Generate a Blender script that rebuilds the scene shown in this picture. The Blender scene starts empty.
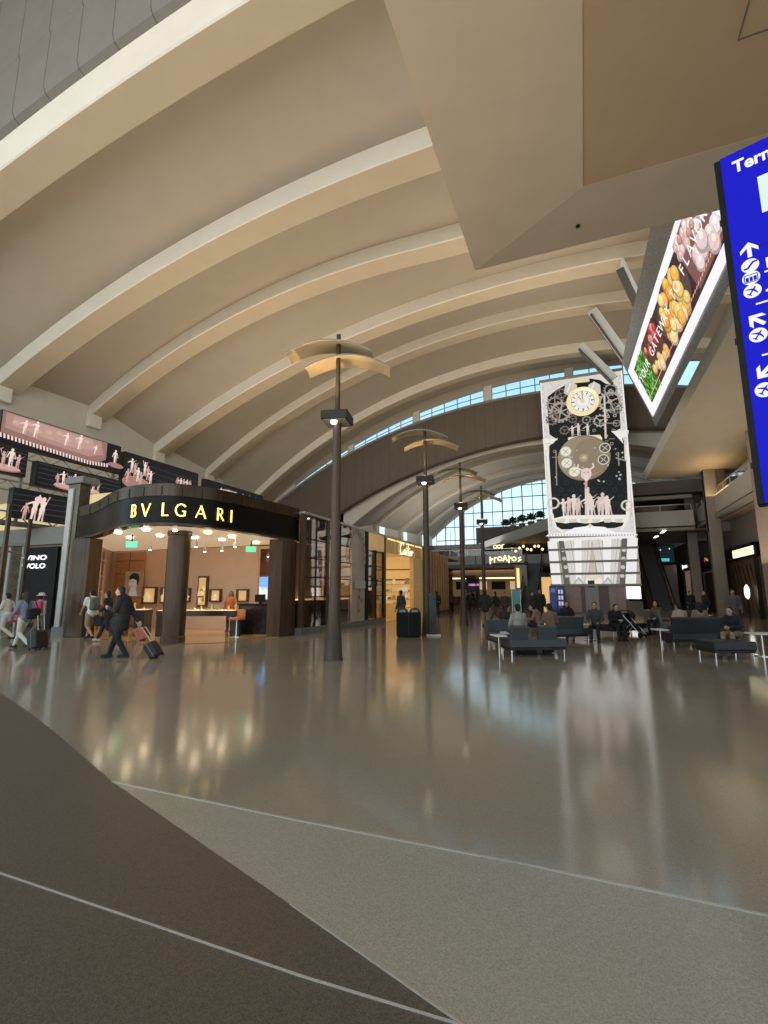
import bpy, bmesh, math, random
from mathutils import Vector, Matrix
R = math.radians
rnd = random.Random(7)
COL = bpy.context.scene.collection

# ---------------------------------------------------------------- camera numbers (used to measure places in the hall)
FPX = 486.0
PITCH = math.atan(81 / 486.0)
YAW = R(22.1)
EYE = 1.65
_cp, _sp, _ct, _st = math.cos(PITCH), math.sin(PITCH), math.cos(YAW), math.sin(YAW)

def ray(px, py):
    x = (px - 384) / FPX; y = (512 - py) / FPX
    yc = _cp - y * _sp
    return Vector((x * _ct - yc * _st, x * _st + yc * _ct, _sp + y * _cp))

def on(px, py, axis, val):
    d = ray(px, py); o = Vector((0, 0, EYE))
    return o + d * ((val - o[axis]) / d[axis])

def fl(px, py, z=0.0):
    return on(px, py, 2, z)

def proj_x(p):
    """picture column of a place, used to measure how far along a curved front it stands"""
    z = p[2]-EYE; xc = p[0]*_ct+p[1]*_st; yf = -p[0]*_st+p[1]*_ct
    return 384+FPX*xc/(yf*_cp+z*_sp)

LEFT = Vector((-_ct, -_st, 0)); AWAY = Vector((-_st, _ct, 0))

# ---------------------------------------------------------------- mesh builder
class MB:
    def __init__(s):
        s.v = []; s.f = []; s.c = []; s.m = []; s.col = None; s.mat = 0
    def add(s, verts, faces, M=None):
        n = len(s.v)
        for p in verts:
            p = Vector(p)
            s.v.append(M @ p if M is not None else p)
        for f in faces:
            s.f.append([n + i for i in f]); s.c.append(s.col); s.m.append(s.mat)
        return s
    def face(s, *pts, M=None):
        return s.add(pts, [list(range(len(pts)))], M)
    def box(s, x0, x1, y0, y1, z0, z1, M=None):
        v = [(x0,y0,z0),(x1,y0,z0),(x1,y1,z0),(x0,y1,z0),(x0,y0,z1),(x1,y0,z1),(x1,y1,z1),(x0,y1,z1)]
        return s.add(v, [(0,3,2,1),(4,5,6,7),(0,1,5,4),(1,2,6,5),(2,3,7,6),(3,0,4,7)], M)
    def bar(s, a, b, w, h=None):
        a = Vector(a); b = Vector(b); h = w if h is None else h
        d = (b - a); L = d.length; d.normalize()
        up = Vector((0, 0, 1)) if abs(d.z) < .95 else Vector((0, 1, 0))
        x = d.cross(up).normalized(); z = x.cross(d).normalized()
        M = Matrix((x, d, z)).transposed().to_4x4(); M.translation = a
        return s.box(-w/2, w/2, 0, L, -h/2, h/2, M)
    def prism(s, poly, z0, z1, M=None):
        n = len(poly)
        a = sum(poly[i][0]*poly[(i+1)%n][1]-poly[(i+1)%n][0]*poly[i][1] for i in range(n))
        if a < 0: poly = poly[::-1]
        v = [(p[0], p[1], z0) for p in poly] + [(p[0], p[1], z1) for p in poly]
        f = [list(range(n))[::-1], list(range(n, 2*n))] + [(i, (i+1) % n, n+(i+1) % n, n+i) for i in range(n)]
        return s.add(v, f, M)
    def tube(s, pts, r, seg=10, cap=True, sy=1.0):
        pts = [Vector(p) for p in pts]; n = len(pts)
        rs = r if isinstance(r, (list, tuple)) else [r]*n
        prev = None; rings = []
        for i, p in enumerate(pts):
            d = (pts[min(i+1, n-1)] - pts[max(i-1, 0)]).normalized()
            if prev is None:
                a = Vector((1, 0, 0)) if abs(d.x) < .9 else Vector((0, 1, 0))
                x = (a - d*a.dot(d)).normalized()
            else:
                x = prev - d*prev.dot(d)
                x = x.normalized() if x.length > 1e-6 else prev
            prev = x; y = d.cross(x)
            rings.append([p + x*(rs[i]*math.cos(2*math.pi*k/seg)) + y*(sy*rs[i]*math.sin(2*math.pi*k/seg)) for k in range(seg)])
        v = [q for rg in rings for q in rg]; f = []
        for i in range(n-1):
            for k in range(seg):
                f.append((i*seg+k, i*seg+(k+1) % seg, (i+1)*seg+(k+1) % seg, (i+1)*seg+k))
        if cap:
            f.append(list(range(seg))[::-1]); f.append([(n-1)*seg+k for k in range(seg)])
        return s.add(v, f)
    def lathe(s, prof, c=(0, 0), seg=24, M=None):
        v = []; f = []; n = len(prof)
        for r, z in prof:
            for k in range(seg):
                a = 2*math.pi*k/seg
                v.append((c[0]+max(r, 1e-4)*math.cos(a), c[1]+max(r, 1e-4)*math.sin(a), z))
        for i in range(n-1):
            for k in range(seg):
                f.append((i*seg+k, i*seg+(k+1) % seg, (i+1)*seg+(k+1) % seg, (i+1)*seg+k))
        f.append(list(range(seg))[::-1]); f.append([(n-1)*seg+k for k in range(seg)])
        return s.add(v, f, M)
    def ball(s, c, rx, ry=None, rz=None, seg=14, rings=10, M=None):
        ry = rx if ry is None else ry; rz = rx if rz is None else rz
        v = []; f = []
        for i in range(rings+1):
            t = math.pi*i/rings
            rr = max(math.sin(t), 1e-3)
            for k in range(seg):
                a = 2*math.pi*k/seg
                v.append((c[0]+rx*rr*math.cos(a), c[1]+ry*rr*math.sin(a), c[2]-rz*math.cos(t)))
        for i in range(rings):
            for k in range(seg):
                f.append((i*seg+k, i*seg+(k+1) % seg, (i+1)*seg+(k+1) % seg, (i+1)*seg+k))
        f.append(list(range(seg))[::-1]); f.append([rings*seg+k for k in range(seg)])
        return s.add(v, f, M)
    def limb(s, pts, rs, seg=10):
        s.tube(pts, rs, seg)
        for p, r in zip(pts, rs): s.ball(p, r*.99, seg=seg, rings=6)
        return s
    def sheet(s, rows, flip=False):
        n = len(rows); m = len(rows[0]); f = []
        for i in range(n-1):
            for k in range(m-1):
                q = (i*m+k, i*m+k+1, (i+1)*m+k+1, (i+1)*m+k)
                f.append(q[::-1] if flip else q)
        return s.add([p for r in rows for p in r], f)
    def mesh(s, name, mats):
        me = bpy.data.meshes.new(name)
        me.from_pydata([tuple(p) for p in s.v], [], s.f)
        mats = mats if isinstance(mats, (list, tuple)) else [mats]
        for m in mats: me.materials.append(m)
        if len(mats) > 1: me.polygons.foreach_set('material_index', s.m)
        if any(c is not None for c in s.c):
            ca = me.color_attributes.new('Col', 'FLOAT_COLOR', 'CORNER')
            for p in me.polygons:
                c = s.c[p.index] or (.5, .5, .5)
                for li in p.loop_indices: ca.data[li].color = (c[0], c[1], c[2], 1)
        me.update()
        return me
    def build(s, name, mats, parent=None, world=False, smooth=False, bevel=0.0, structure=False, seg=2):
        sh = Vector((0, 0, 0)); loc = Vector((0, 0, 0))
        if world and parent is not None:
            p = parent
            while p is not None: sh += p.location; p = p.parent
        elif parent is None and not structure and s.v:
            lo = [min(p[i] for p in s.v) for i in range(3)]; hi = [max(p[i] for p in s.v) for i in range(3)]
            sh = Vector(((lo[0]+hi[0])/2, (lo[1]+hi[1])/2, lo[2])); loc = sh
        if sh.length: s.v = [p - sh for p in s.v]
        o = bpy.data.objects.new(name, s.mesh(name, mats)); COL.objects.link(o)
        o.location = loc; o.parent = parent
        if smooth:
            o.data.polygons.foreach_set('use_smooth', [True]*len(o.data.polygons))
            o.data.set_sharp_from_angle(angle=R(42))
        if bevel:
            b = o.modifiers.new('edge', 'BEVEL'); b.width = bevel; b.segments = seg; b.limit_method = 'ANGLE'; b.angle_limit = R(40)
        if structure and parent is None: o['kind'] = 'structure'
        return o

def tag(o, label, cat, group=None, kind=None):
    o['label'] = label; o['category'] = cat
    if group: o['group'] = group
    if kind: o['kind'] = kind
    return o

def thing(name, label, cat, loc=(0, 0, 0), rz=0.0, group=None):
    o = bpy.data.objects.new(name, None); COL.objects.link(o)
    o.empty_display_size = .2
    o.location = loc; o.rotation_euler = (0, 0, rz)
    return tag(o, label, cat, group)

def dup(src, loc, rz=0.0, label=None, group=None, scale=None):
    def rec(o, par):
        c = o.copy(); COL.objects.link(c); c.parent = par
        for ch in list(o.children): rec(ch, c)
        return c
    r = rec(src, None)
    r.location = loc; r.rotation_euler = (0, 0, rz)
    if scale: r.scale = scale
    if label: r['label'] = label
    if group: r['group'] = group
    return r

def text_mesh(s, size=1.0, bold=0.0, spacing=1.0):
    cu = bpy.data.curves.new('lettering', 'FONT'); cu.body = s; cu.size = size; cu.offset = bold; cu.space_character = spacing
    cu.resolution_u = 4
    ob = bpy.data.objects.new('lettering', cu); COL.objects.link(ob)
    dg = bpy.context.evaluated_depsgraph_get()
    me = bpy.data.meshes.new_from_object(ob.evaluated_get(dg))
    v = [tuple(p.co)[:2] for p in me.vertices]; f = [tuple(p.vertices) for p in me.polygons]
    bpy.data.objects.remove(ob); bpy.data.curves.remove(cu); bpy.data.meshes.remove(me)
    return v, f

class Canvas:
    """flat coloured shapes laid on a real plane; every shape a hair in front of the one before it"""
    def __init__(s, mb, O, U, V, N, step=.004):
        s.mb = mb; s.O = Vector(O); s.U = Vector(U); s.V = Vector(V); s.N = Vector(N).normalized(); s.k = 0; s.step = step
    def P(s, x, y): return s.O + s.U*x + s.V*y + s.N*(s.k*s.step)
    def poly(s, pts, col):
        s.k += 1; s.mb.col = col
        pts = [s.P(*p) for p in pts]
        n = Vector((0, 0, 0))
        for i in range(len(pts)): n += (pts[i]-pts[0]).cross(pts[(i+1) % len(pts)]-pts[0])
        if n.dot(s.N) < 0: pts = pts[::-1]
        s.mb.face(*pts)
    def rect(s, x0, x1, y0, y1, col): s.poly([(x0,y0),(x1,y0),(x1,y1),(x0,y1)], col)
    def disc(s, x, y, r, col, ry=None, n=20, a0=0, a1=360):
        ry = r if ry is None else ry
        m = n if a1-a0 >= 360 else n+1
        s.poly([(x+r*math.cos(R(a0+(a1-a0)*k/n)), y+ry*math.sin(R(a0+(a1-a0)*k/n))) for k in range(m)], col)
    def line(s, pts, w, col):
        s.k += 1; s.mb.col = col
        for a, b in zip(pts[:-1], pts[1:]):
            d = Vector((b[0]-a[0], b[1]-a[1]));
            if d.length < 1e-6: continue
            n = Vector((-d.y, d.x)).normalized()*w/2; e = d.normalized()*w*.2
            q = [(a[0]-n.x-e.x, a[1]-n.y-e.y), (b[0]-n.x+e.x, b[1]-n.y+e.y), (b[0]+n.x+e.x, b[1]+n.y+e.y), (a[0]+n.x-e.x, a[1]+n.y-e.y)]
            pts3 = [s.P(*p) for p in q]
            if (pts3[1]-pts3[0]).cross(pts3[3]-pts3[0]).dot(s.N) < 0: pts3 = pts3[::-1]
            s.mb.face(*pts3)
    def ring(s, x, y, r0, r1, col, n=22):
        s.k += 1; s.mb.col = col
        for k in range(n):
            a, b = 2*math.pi*k/n, 2*math.pi*(k+1)/n
            q = [(x+r0*math.cos(a), y+r0*math.sin(a)), (x+r1*math.cos(a), y+r1*math.sin(a)), (x+r1*math.cos(b), y+r1*math.sin(b)), (x+r0*math.cos(b), y+r0*math.sin(b))]
            pts3 = [s.P(*p) for p in q]
            if (pts3[1]-pts3[0]).cross(pts3[3]-pts3[0]).dot(s.N) < 0: pts3 = pts3[::-1]
            s.mb.face(*pts3)
    def gear(s, x, y, r, col, teeth=12, spokes=5, hub=None):
        hub = hub or col
        s.ring(x, y, r*.72, r*.9, col)
        s.k += 1; s.mb.col = col
        for k in range(teeth):
            a = 2*math.pi*k/teeth; w = math.pi/teeth*.55
            s.k -= 1
            s.poly([(x+r*.88*math.cos(a-w), y+r*.88*math.sin(a-w)), (x+r*1.05*math.cos(a-w*.7), y+r*1.05*math.sin(a-w*.7)), (x+r*1.05*math.cos(a+w*.7), y+r*1.05*math.sin(a+w*.7)), (x+r*.88*math.cos(a+w), y+r*.88*math.sin(a+w))], col)
        for k in range(spokes):
            a = 2*math.pi*k/spokes+.3
            s.line([(x, y), (x+r*.75*math.cos(a), y+r*.75*math.sin(a))], r*.12, col)
        s.disc(x, y, r*.2, hub)
    def text(s, t, x, y, size, col, bold=0.0, ang=0.0, center=False, spacing=1.0, shear=1.0):
        v, f = text_mesh(t, size, bold*size, spacing)
        if not v: return
        if center:
            w = max(p[0] for p in v)+min(p[0] for p in v); x -= w/2*math.cos(R(ang)); y -= w/2*math.sin(R(ang))
        s.k += 1; s.mb.col = col
        ca, sa = math.cos(R(ang)), math.sin(R(ang))
        pts = [s.P(x+p[0]*ca-p[1]*sa, y+(p[0]*sa+p[1]*ca)*shear) for p in v]
        if s.U.cross(s.V).dot(s.N) < 0: f = [q[::-1] for q in f]
        s.mb.add(pts, f)
    def text_fit(s, t, x0, x1, y0, y1, col, bold=0.0):
        v, f = text_mesh(t, 1.0, bold)
        ax, bx = min(p[0] for p in v), max(p[0] for p in v); ay, by = min(p[1] for p in v), max(p[1] for p in v)
        s.k += 1; s.mb.col = col
        if s.U.cross(s.V).dot(s.N) < 0: f = [q[::-1] for q in f]
        s.mb.add([s.P(x0+(p[0]-ax)/(bx-ax)*(x1-x0), y0+(p[1]-ay)/(by-ay)*(y1-y0)) for p in v], f)
    def figure(s, x, y, h, col, lean=0.0, arms=0, shade=None):
        """little sculpted dancer, standing at x,y"""
        c2 = shade or tuple(a*.7 for a in col)
        L = lambda px, py: (x + (px+lean*py)*h, y + py*h)
        s.poly([L(-.10,0), L(-.02,0), L(.01,.27), L(.06,.48), L(-.11,.48), L(-.09,.25)], col)
        s.poly([L(.05,0), L(.12,0), L(.10,.26), L(.11,.48), L(0,.48), L(.04,.25)], c2)
        s.poly([L(-.12,.46), L(.11,.46), L(.09,.60), L(.14,.80), L(.04,.84), L(-.06,.84), L(-.14,.80), L(-.08,.6)], col)
        if arms == 0:
            s.poly([L(-.14,.80), L(-.10,.74), L(-.20,.45), L(-.25,.47)], col); s.poly([L(.14,.80), L(.10,.74), L(.19,.45), L(.24,.47)], c2)
        elif arms == 1:
            s.poly([L(-.13,.81), L(-.10,.74), L(-.34,.62), L(-.36,.67)], col); s.poly([L(.13,.81), L(.11,.74), L(.30,.92), L(.33,.97)], c2)
        else:
            s.poly([L(-.13,.80), L(-.08,.76), L(-.18,1.08), L(-.23,1.06)], col); s.poly([L(.13,.80), L(.08,.76), L(.18,1.06), L(.23,1.04)], c2)
        s.disc(x+lean*.9*h, y+.92*h, .075*h, col, .09*h, n=10)

# ---------------------------------------------------------------- materials
MATS = {}
def mat(name, col, rough=.5, metal=0.0, vary=.06, scale=6.0, emit=None, estr=1.0, spec=.5, bump=0.0, coat=0.0, stretch=None):
    if name in MATS: return MATS[name]
    m = bpy.data.materials.new(name); m.use_nodes = True
    nt = m.node_tree; b = nt.nodes['Principled BSDF']
    b.inputs['Roughness'].default_value = rough; b.inputs['Metallic'].default_value = metal
    b.inputs['Specular IOR Level'].default_value = spec
    if coat: b.inputs['Coat Weight'].default_value = coat
    tc = nt.nodes.new('ShaderNodeTexCoord'); n = nt.nodes.new('ShaderNodeTexNoise')
    n.inputs['Scale'].default_value = scale; n.inputs['Detail'].default_value = 4
    if stretch:
        mp = nt.nodes.new('ShaderNodeMapping'); mp.inputs['Scale'].default_value = stretch
        nt.links.new(tc.outputs['Object'], mp.inputs['Vector']); nt.links.new(mp.outputs['Vector'], n.inputs['Vector'])
    else: nt.links.new(tc.outputs['Object'], n.inputs['Vector'])
    r = nt.nodes.new('ShaderNodeValToRGB')
    r.color_ramp.elements[0].position = .3; r.color_ramp.elements[1].position = .7
    r.color_ramp.elements[0].color = tuple(c*(1-vary) for c in col)+(1,); r.color_ramp.elements[1].color = tuple(min(1, c*(1+vary)) for c in col)+(1,)
    nt.links.new(n.outputs['Fac'], r.inputs['Fac']); nt.links.new(r.outputs['Color'], b.inputs['Base Color'])
    if emit:
        b.inputs['Emission Color'].default_value = tuple(emit)+(1,); b.inputs['Emission Strength'].default_value = estr
    if bump:
        bp = nt.nodes.new('ShaderNodeBump'); bp.inputs['Strength'].default_value = bump; bp.inputs['Distance'].default_value = .02
        nt.links.new(n.outputs['Fac'], bp.inputs['Height']); nt.links.new(bp.outputs['Normal'], b.inputs['Normal'])
    MATS[name] = m
    return m

def mat_painted(name, rough=.5, emit=0.0, base=1.0, vary=.12, metal=0.0):
    """colour comes from the mesh's own colour attribute; emit>0 for lit displays"""
    if name in MATS: return MATS[name]
    m = bpy.data.materials.new(name); m.use_nodes = True; nt = m.node_tree; b = nt.nodes['Principled BSDF']
    a = nt.nodes.new('ShaderNodeAttribute'); a.attribute_name = 'Col'
    n = nt.nodes.new('ShaderNodeTexNoise'); n.inputs['Scale'].default_value = 9; n.inputs['Detail'].default_value = 3
    tc = nt.nodes.new('ShaderNodeTexCoord'); nt.links.new(tc.outputs['Object'], n.inputs['Vector'])
    mr = nt.nodes.new('ShaderNodeMapRange'); mr.inputs['To Min'].default_value = 1-vary; mr.inputs['To Max'].default_value = 1+vary
    nt.links.new(n.outputs['Fac'], mr.inputs['Value'])
    mx = nt.nodes.new('ShaderNodeVectorMath'); mx.operation = 'SCALE'
    nt.links.new(a.outputs['Color'], mx.inputs[0]); nt.links.new(mr.outputs['Result'], mx.inputs['Scale'])
    b.inputs['Roughness'].default_value = rough; b.inputs['Metallic'].default_value = metal
    if emit:
        nt.links.new(mx.outputs['Vector'], b.inputs['Emission Color']); b.inputs['Emission Strength'].default_value = emit
        b.inputs['Base Color'].default_value = (.01, .01, .01, 1); b.inputs['Specular IOR Level'].default_value = .12
    else: nt.links.new(mx.outputs['Vector'], b.inputs['Base Color'])
    MATS[name] = m
    return m

def mat_glass(name, tint=(.9, .95, .95), gloss=.12, rough=.02):
    if name in MATS: return MATS[name]
    m = bpy.data.materials.new(name); m.use_nodes = True; nt = m.node_tree
    for n in list(nt.nodes):
        if n.type != 'OUTPUT_MATERIAL': nt.nodes.remove(n)
    out = [n for n in nt.nodes if n.type == 'OUTPUT_MATERIAL'][0]
    t = nt.nodes.new('ShaderNodeBsdfTransparent'); t.inputs['Color'].default_value = tint+(1,)
    g = nt.nodes.new('ShaderNodeBsdfGlossy'); g.inputs['Roughness'].default_value = rough
    lw = nt.nodes.new('ShaderNodeLayerWeight'); lw.inputs['Blend'].default_value = .25
    mr = nt.nodes.new('ShaderNodeMapRange'); mr.inputs['To Min'].default_value = gloss; mr.inputs['To Max'].default_value = min(1, gloss+.55)
    nt.links.new(lw.outputs['Fresnel'], mr.inputs['Value'])
    mx = nt.nodes.new('ShaderNodeMixShader')
    nt.links.new(mr.outputs['Result'], mx.inputs['Fac']); nt.links.new(t.outputs['BSDF'], mx.inputs[1]); nt.links.new(g.outputs['BSDF'], mx.inputs[2])
    nt.links.new(mx.outputs['Shader'], out.inputs['Surface'])
    MATS[name] = m
    return m

def mat_floor(name, c1, c2, rough, fleck):
    m = bpy.data.materials.new(name); m.use_nodes = True; nt = m.node_tree; b = nt.nodes['Principled BSDF']
    tc = nt.nodes.new('ShaderNodeTexCoord')
    n1 = nt.nodes.new('ShaderNodeTexNoise'); n1.inputs['Scale'].default_value = .6; n1.inputs['Detail'].default_value = 3
    n2 = nt.nodes.new('ShaderNodeTexVoronoi'); n2.inputs['Scale'].default_value = 190
    n3 = nt.nodes.new('ShaderNodeTexNoise'); n3.inputs['Scale'].default_value = 420; n3.inputs['Detail'].default_value = 2
    for n in (n1, n2, n3): nt.links.new(tc.outputs['Object'], n.inputs['Vector'])
    r1 = nt.nodes.new('ShaderNodeMix'); r1.data_type = 'RGBA'
    r1.inputs['A'].default_value = c1+(1,); r1.inputs['B'].default_value = c2+(1,)
    nt.links.new(n1.outputs['Fac'], r1.inputs['Factor'])
    sep = nt.nodes.new('ShaderNodeSeparateColor'); nt.links.new(n2.outputs['Color'], sep.inputs['Color'])
    mr = nt.nodes.new('ShaderNodeMapRange'); mr.inputs['From Min'].default_value = 0; mr.inputs['To Min'].default_value = 1-fleck; mr.inputs['To Max'].default_value = 1+fleck
    nt.links.new(sep.outputs['Red'], mr.inputs['Value'])
    mr3 = nt.nodes.new('ShaderNodeMapRange'); mr3.inputs['To Min'].default_value = 1-fleck*.6; mr3.inputs['To Max'].default_value = 1+fleck*.6
    nt.links.new(n3.outputs['Fac'], mr3.inputs['Value'])
    mu = nt.nodes.new('ShaderNodeMath'); mu.operation = 'MULTIPLY'
    nt.links.new(mr.outputs['Result'], mu.inputs[0]); nt.links.new(mr3.outputs['Result'], mu.inputs[1])
    vm = nt.nodes.new('ShaderNodeVectorMath'); vm.operation = 'SCALE'
    nt.links.new(r1.outputs['Result'], vm.inputs[0]); nt.links.new(mu.outputs['Value'], vm.inputs['Scale'])
    nt.links.new(vm.outputs['Vector'], b.inputs['Base Color'])
    b.inputs['Roughness'].default_value = rough; b.inputs['Specular IOR Level'].default_value = .75
    rr = nt.nodes.new('ShaderNodeMapRange'); rr.inputs['To Min'].default_value = rough*.85; rr.inputs['To Max'].default_value = rough*1.2
    nt.links.new(n1.outputs['Fac'], rr.inputs['Value']); nt.links.new(rr.outputs['Result'], b.inputs['Roughness'])
    bp = nt.nodes.new('ShaderNodeBump'); bp.inputs['Strength'].default_value = .02; bp.inputs['Distance'].default_value = .01
    nt.links.new(n1.outputs['Fac'], bp.inputs['Height']); nt.links.new(bp.outputs['Normal'], b.inputs['Normal'])
    MATS[name] = m
    return m
# ---------------------------------------------------------------- palette
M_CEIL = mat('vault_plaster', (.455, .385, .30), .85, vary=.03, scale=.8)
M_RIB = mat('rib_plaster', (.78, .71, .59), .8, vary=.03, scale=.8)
M_RIB_SHADE = mat('rib_underside_shade', (.60, .49, .35), .8, vary=.03, scale=.8)  # darker tan puts the shade under the ribs into the colour
M_WALL = mat('wall_plaster', (.62, .57, .48), .85, vary=.04, scale=.7)
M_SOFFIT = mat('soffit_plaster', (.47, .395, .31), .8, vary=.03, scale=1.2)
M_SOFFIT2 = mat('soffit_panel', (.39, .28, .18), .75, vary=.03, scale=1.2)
M_WHITE = mat('white_paint', (.66, .65, .62), .5, vary=.03)
M_STEEL = mat('brushed_steel', (.52, .50, .47), .35, metal=.9, vary=.05, scale=20)
M_CHROME = mat('chrome', (.75, .75, .75), .12, metal=1.0, vary=.02)
M_DARK = mat('dark_metal', (.028, .023, .019), .5, vary=.15, spec=.25)
M_BLACK = mat('black_paint', (.008, .008, .008), .5, vary=.2, spec=.2)
M_BRONZE = mat('polished_bronze', (.045, .027, .012), .25, metal=.35, vary=.25, scale=3, stretch=(3, 3, .2))
M_BROWN = mat('brown_stone', (.068, .036, .017), .30, vary=.4, spec=.4, scale=4, stretch=(2, 2, .15))
M_GRAN = mat('grey_granite', (.16, .145, .13), .25, vary=.2, scale=40)
M_CONC = mat('grey_cladding', (.30, .285, .26), .6, vary=.05, scale=2)
M_CONCD = mat('taupe_cladding', (.13, .115, .10), .55, vary=.08, scale=2)
M_SKYGLASS = mat_glass('window_glass', (.92, .97, 1.0), .05, .01)
M_SHOPGLASS = mat_glass('shop_glass', (.88, .82, .74), .10, .02)
M_CLEAR = mat_glass('clear_glass', (.90, .93, .93), .08, .02)
M_PAINT = mat_painted('painted', .55)
M_LED = mat_painted('led_picture', .4, emit=1.0, vary=.06)
M_LEDB = mat_painted('led_picture_bright', .4, emit=1.25, vary=.04)
M_GLOW_WARM = mat('warm_glow', (1, .8, .5), .5, emit=(1.0, .66, .30), estr=2.2)
M_GLOW_GOLD = mat('gold_glow', (1, .8, .4), .5, emit=(1.0, .72, .26), estr=1.1)
M_GLOW_WHITE = mat('white_glow', (1, 1, 1), .5, emit=(1.0, .96, .88), estr=2.5)
M_GLOW_SPOT = mat('spot_glow', (1, 1, 1), .5, emit=(1.0, .86, .62), estr=9)

def mat_joint(name, col, joint, step, width, rough=.7):
    m = mat(name, col, rough, vary=.05, scale=1.0); nt = m.node_tree; b = nt.nodes['Principled BSDF']
    src = b.inputs['Base Color'].links[0].from_socket
    tc = nt.nodes.new('ShaderNodeTexCoord'); sx = nt.nodes.new('ShaderNodeSeparateXYZ'); nt.links.new(tc.outputs['Object'], sx.inputs[0])
    d = nt.nodes.new('ShaderNodeMath'); d.operation = 'DIVIDE'; d.inputs[1].default_value = step; nt.links.new(sx.outputs['X'], d.inputs[0])
    f = nt.nodes.new('ShaderNodeMath'); f.operation = 'FRACT'; nt.links.new(d.outputs[0], f.inputs[0])
    l = nt.nodes.new('ShaderNodeMath'); l.operation = 'LESS_THAN'; l.inputs[1].default_value = width/step; nt.links.new(f.outputs[0], l.inputs[0])
    mx = nt.nodes.new('ShaderNodeMix'); mx.data_type = 'RGBA'; mx.inputs['B'].default_value = joint+(1,)
    nt.links.new(l.outputs[0], mx.inputs['Factor']); nt.links.new(src, mx.inputs['A']); nt.links.new(mx.outputs['Result'], b.inputs['Base Color'])
    return m
M_TILE = mat_joint('fascia_tile', (.20, .18, .15), (.09, .08, .07), 1.9, .05)
M_BAND = mat_joint('brown_fascia', (.15, .115, .085), (.10, .075, .055), 1.0, .04)

# ---------------------------------------------------------------- floor
F_MAIN = mat_floor('terrazzo_sand', (.315, .255, .182), (.34, .275, .196), .115, .14)
F_LIGHT = mat_floor('terrazzo_pale', (.355, .305, .235), (.38, .325, .25), .20, .20)
F_DARK = mat_floor('terrazzo_dark', (.086, .067, .048), (.096, .075, .054), .36, .5)
mb = MB()
mb.mat = 0; mb.face((-60, -12, 0), (30, -12, 0), (30, 120, 0), (-60, 120, 0))
P = lambda x, y, z: tuple(fl(x, y)[:2]) + (z,)
mb.mat = 1
mb.face(P(112, 782, .002), P(468, 1032, .002), tuple((fl(468, 1032)+(fl(468, 1032)-fl(290, 905))*3)[:2])+(.002,), (14, -3, .002), (14, fl(768, 916)[1]-3.6, .002), P(768, 916, .002))
mb.mat = 2
edge = [(-160, 600+30), (-60, 655), (0, 693), (30, 713), (60, 737), (112, 782), (200, 843), (290, 905), (380, 968), (468, 1030)]
e3 = [P(x, y, .004) for x, y in edge]
last = fl(468, 1030)+(fl(468, 1030)-fl(290, 905))*2.5
mb.face(*(e3 + [(last.x, last.y, .004), (-2, -12, .004), (-34, -12, .004), (-40, 2, .004)]))
floor = mb.build('floor', [F_MAIN, F_LIGHT, F_DARK], structure=True)
M_STRIP = mat('divider_strip', (.62, .58, .50), .25, metal=.4, vary=.05, scale=30)
def strip(name, pts, w, z0=.004, z1=.0075):
    mb = MB()
    for a, b in zip(pts[:-1], pts[1:]):
        a = Vector((a[0], a[1], (z0+z1)/2)); b = Vector((b[0], b[1], (z0+z1)/2)); mb.bar(a, b, w, z1-z0)
    return mb.build(name, M_STRIP, structure=True)
strip('trim_1', [fl(112, 782), fl(300, 821), fl(520, 864), fl(768, 916)], .022, .002, .006)
strip('trim_2', [fl(-60, 851), fl(0, 874), fl(150, 925), fl(300, 977), fl(460, 1026)], .012)
strip('trim_3', [fl(290, 905), fl(380, 968), fl(468, 1030)], .010)

# ---------------------------------------------------------------- vaulted roof
def arc(cx, cz, r, xmin=None):
    def f(x):
        if xmin is not None: x = min(x, xmin)
        return cz + math.sqrt(max(r*r - (x-cx)**2, 1))
    return f
def xs_range(a, b, n): return [a+(b-a)*i/n for i in range(n+1)]
NEAR = [(10.5, arc(-3, -68.6, 90), 1.55, 1.5), (17.5, arc(-5.2, -46.1, 66.8), 1.1, 1.45), (23.8, arc(-9.5, -26.9, 48, -7), 1.0, 1.4),
        (30.0, arc(-.9, -46.1, 67.9), 1.0, 1.35), (36.3, arc(-1.8, -32.6, 55.4), .9, 1.3), (42.2, arc(-2.1, -25.9, 48), .9, 1.0)]
FAR = [(47.2, arc(-3, -16.9, 32.6), 1.1, 1.3), (56.5, arc(-3.6, -14.2, 31.7), .55, .8), (65.5, arc(-3.4, -13.6, 31.6), .55, .8), (74.5, arc(-3, -12.6, 31.5), .55, .8), (82.6, arc(-2.1, -11, 31.4), .6, .9)]
def roof(ribs, x0, x1, lift, n=44):
    xs = xs_range(x0, x1, n)
    mr = MB(); mv = MB()
    for i, (y, z, h, w) in enumerate(ribs):
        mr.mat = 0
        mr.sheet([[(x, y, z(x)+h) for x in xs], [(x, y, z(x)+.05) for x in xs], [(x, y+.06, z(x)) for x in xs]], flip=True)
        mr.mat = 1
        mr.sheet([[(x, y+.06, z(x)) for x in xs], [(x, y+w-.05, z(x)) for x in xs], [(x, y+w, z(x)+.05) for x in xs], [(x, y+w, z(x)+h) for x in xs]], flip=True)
        if i+1 < len(ribs):
            y2, z2, h2, w2 = ribs[i+1]
            rows = []
            for t in (0, .25, .5, .75, 1):
                yy = (y+w)*(1-t)+(y2+.02)*t
                rows.append([(x, yy, (z(x)+h*lift)*(1-t)+(z2(x)+h2*lift)*t) for x in xs])
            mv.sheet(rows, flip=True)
    return mr, mv
mr, mv = roof(NEAR, -33.6, 12, .93)
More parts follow.
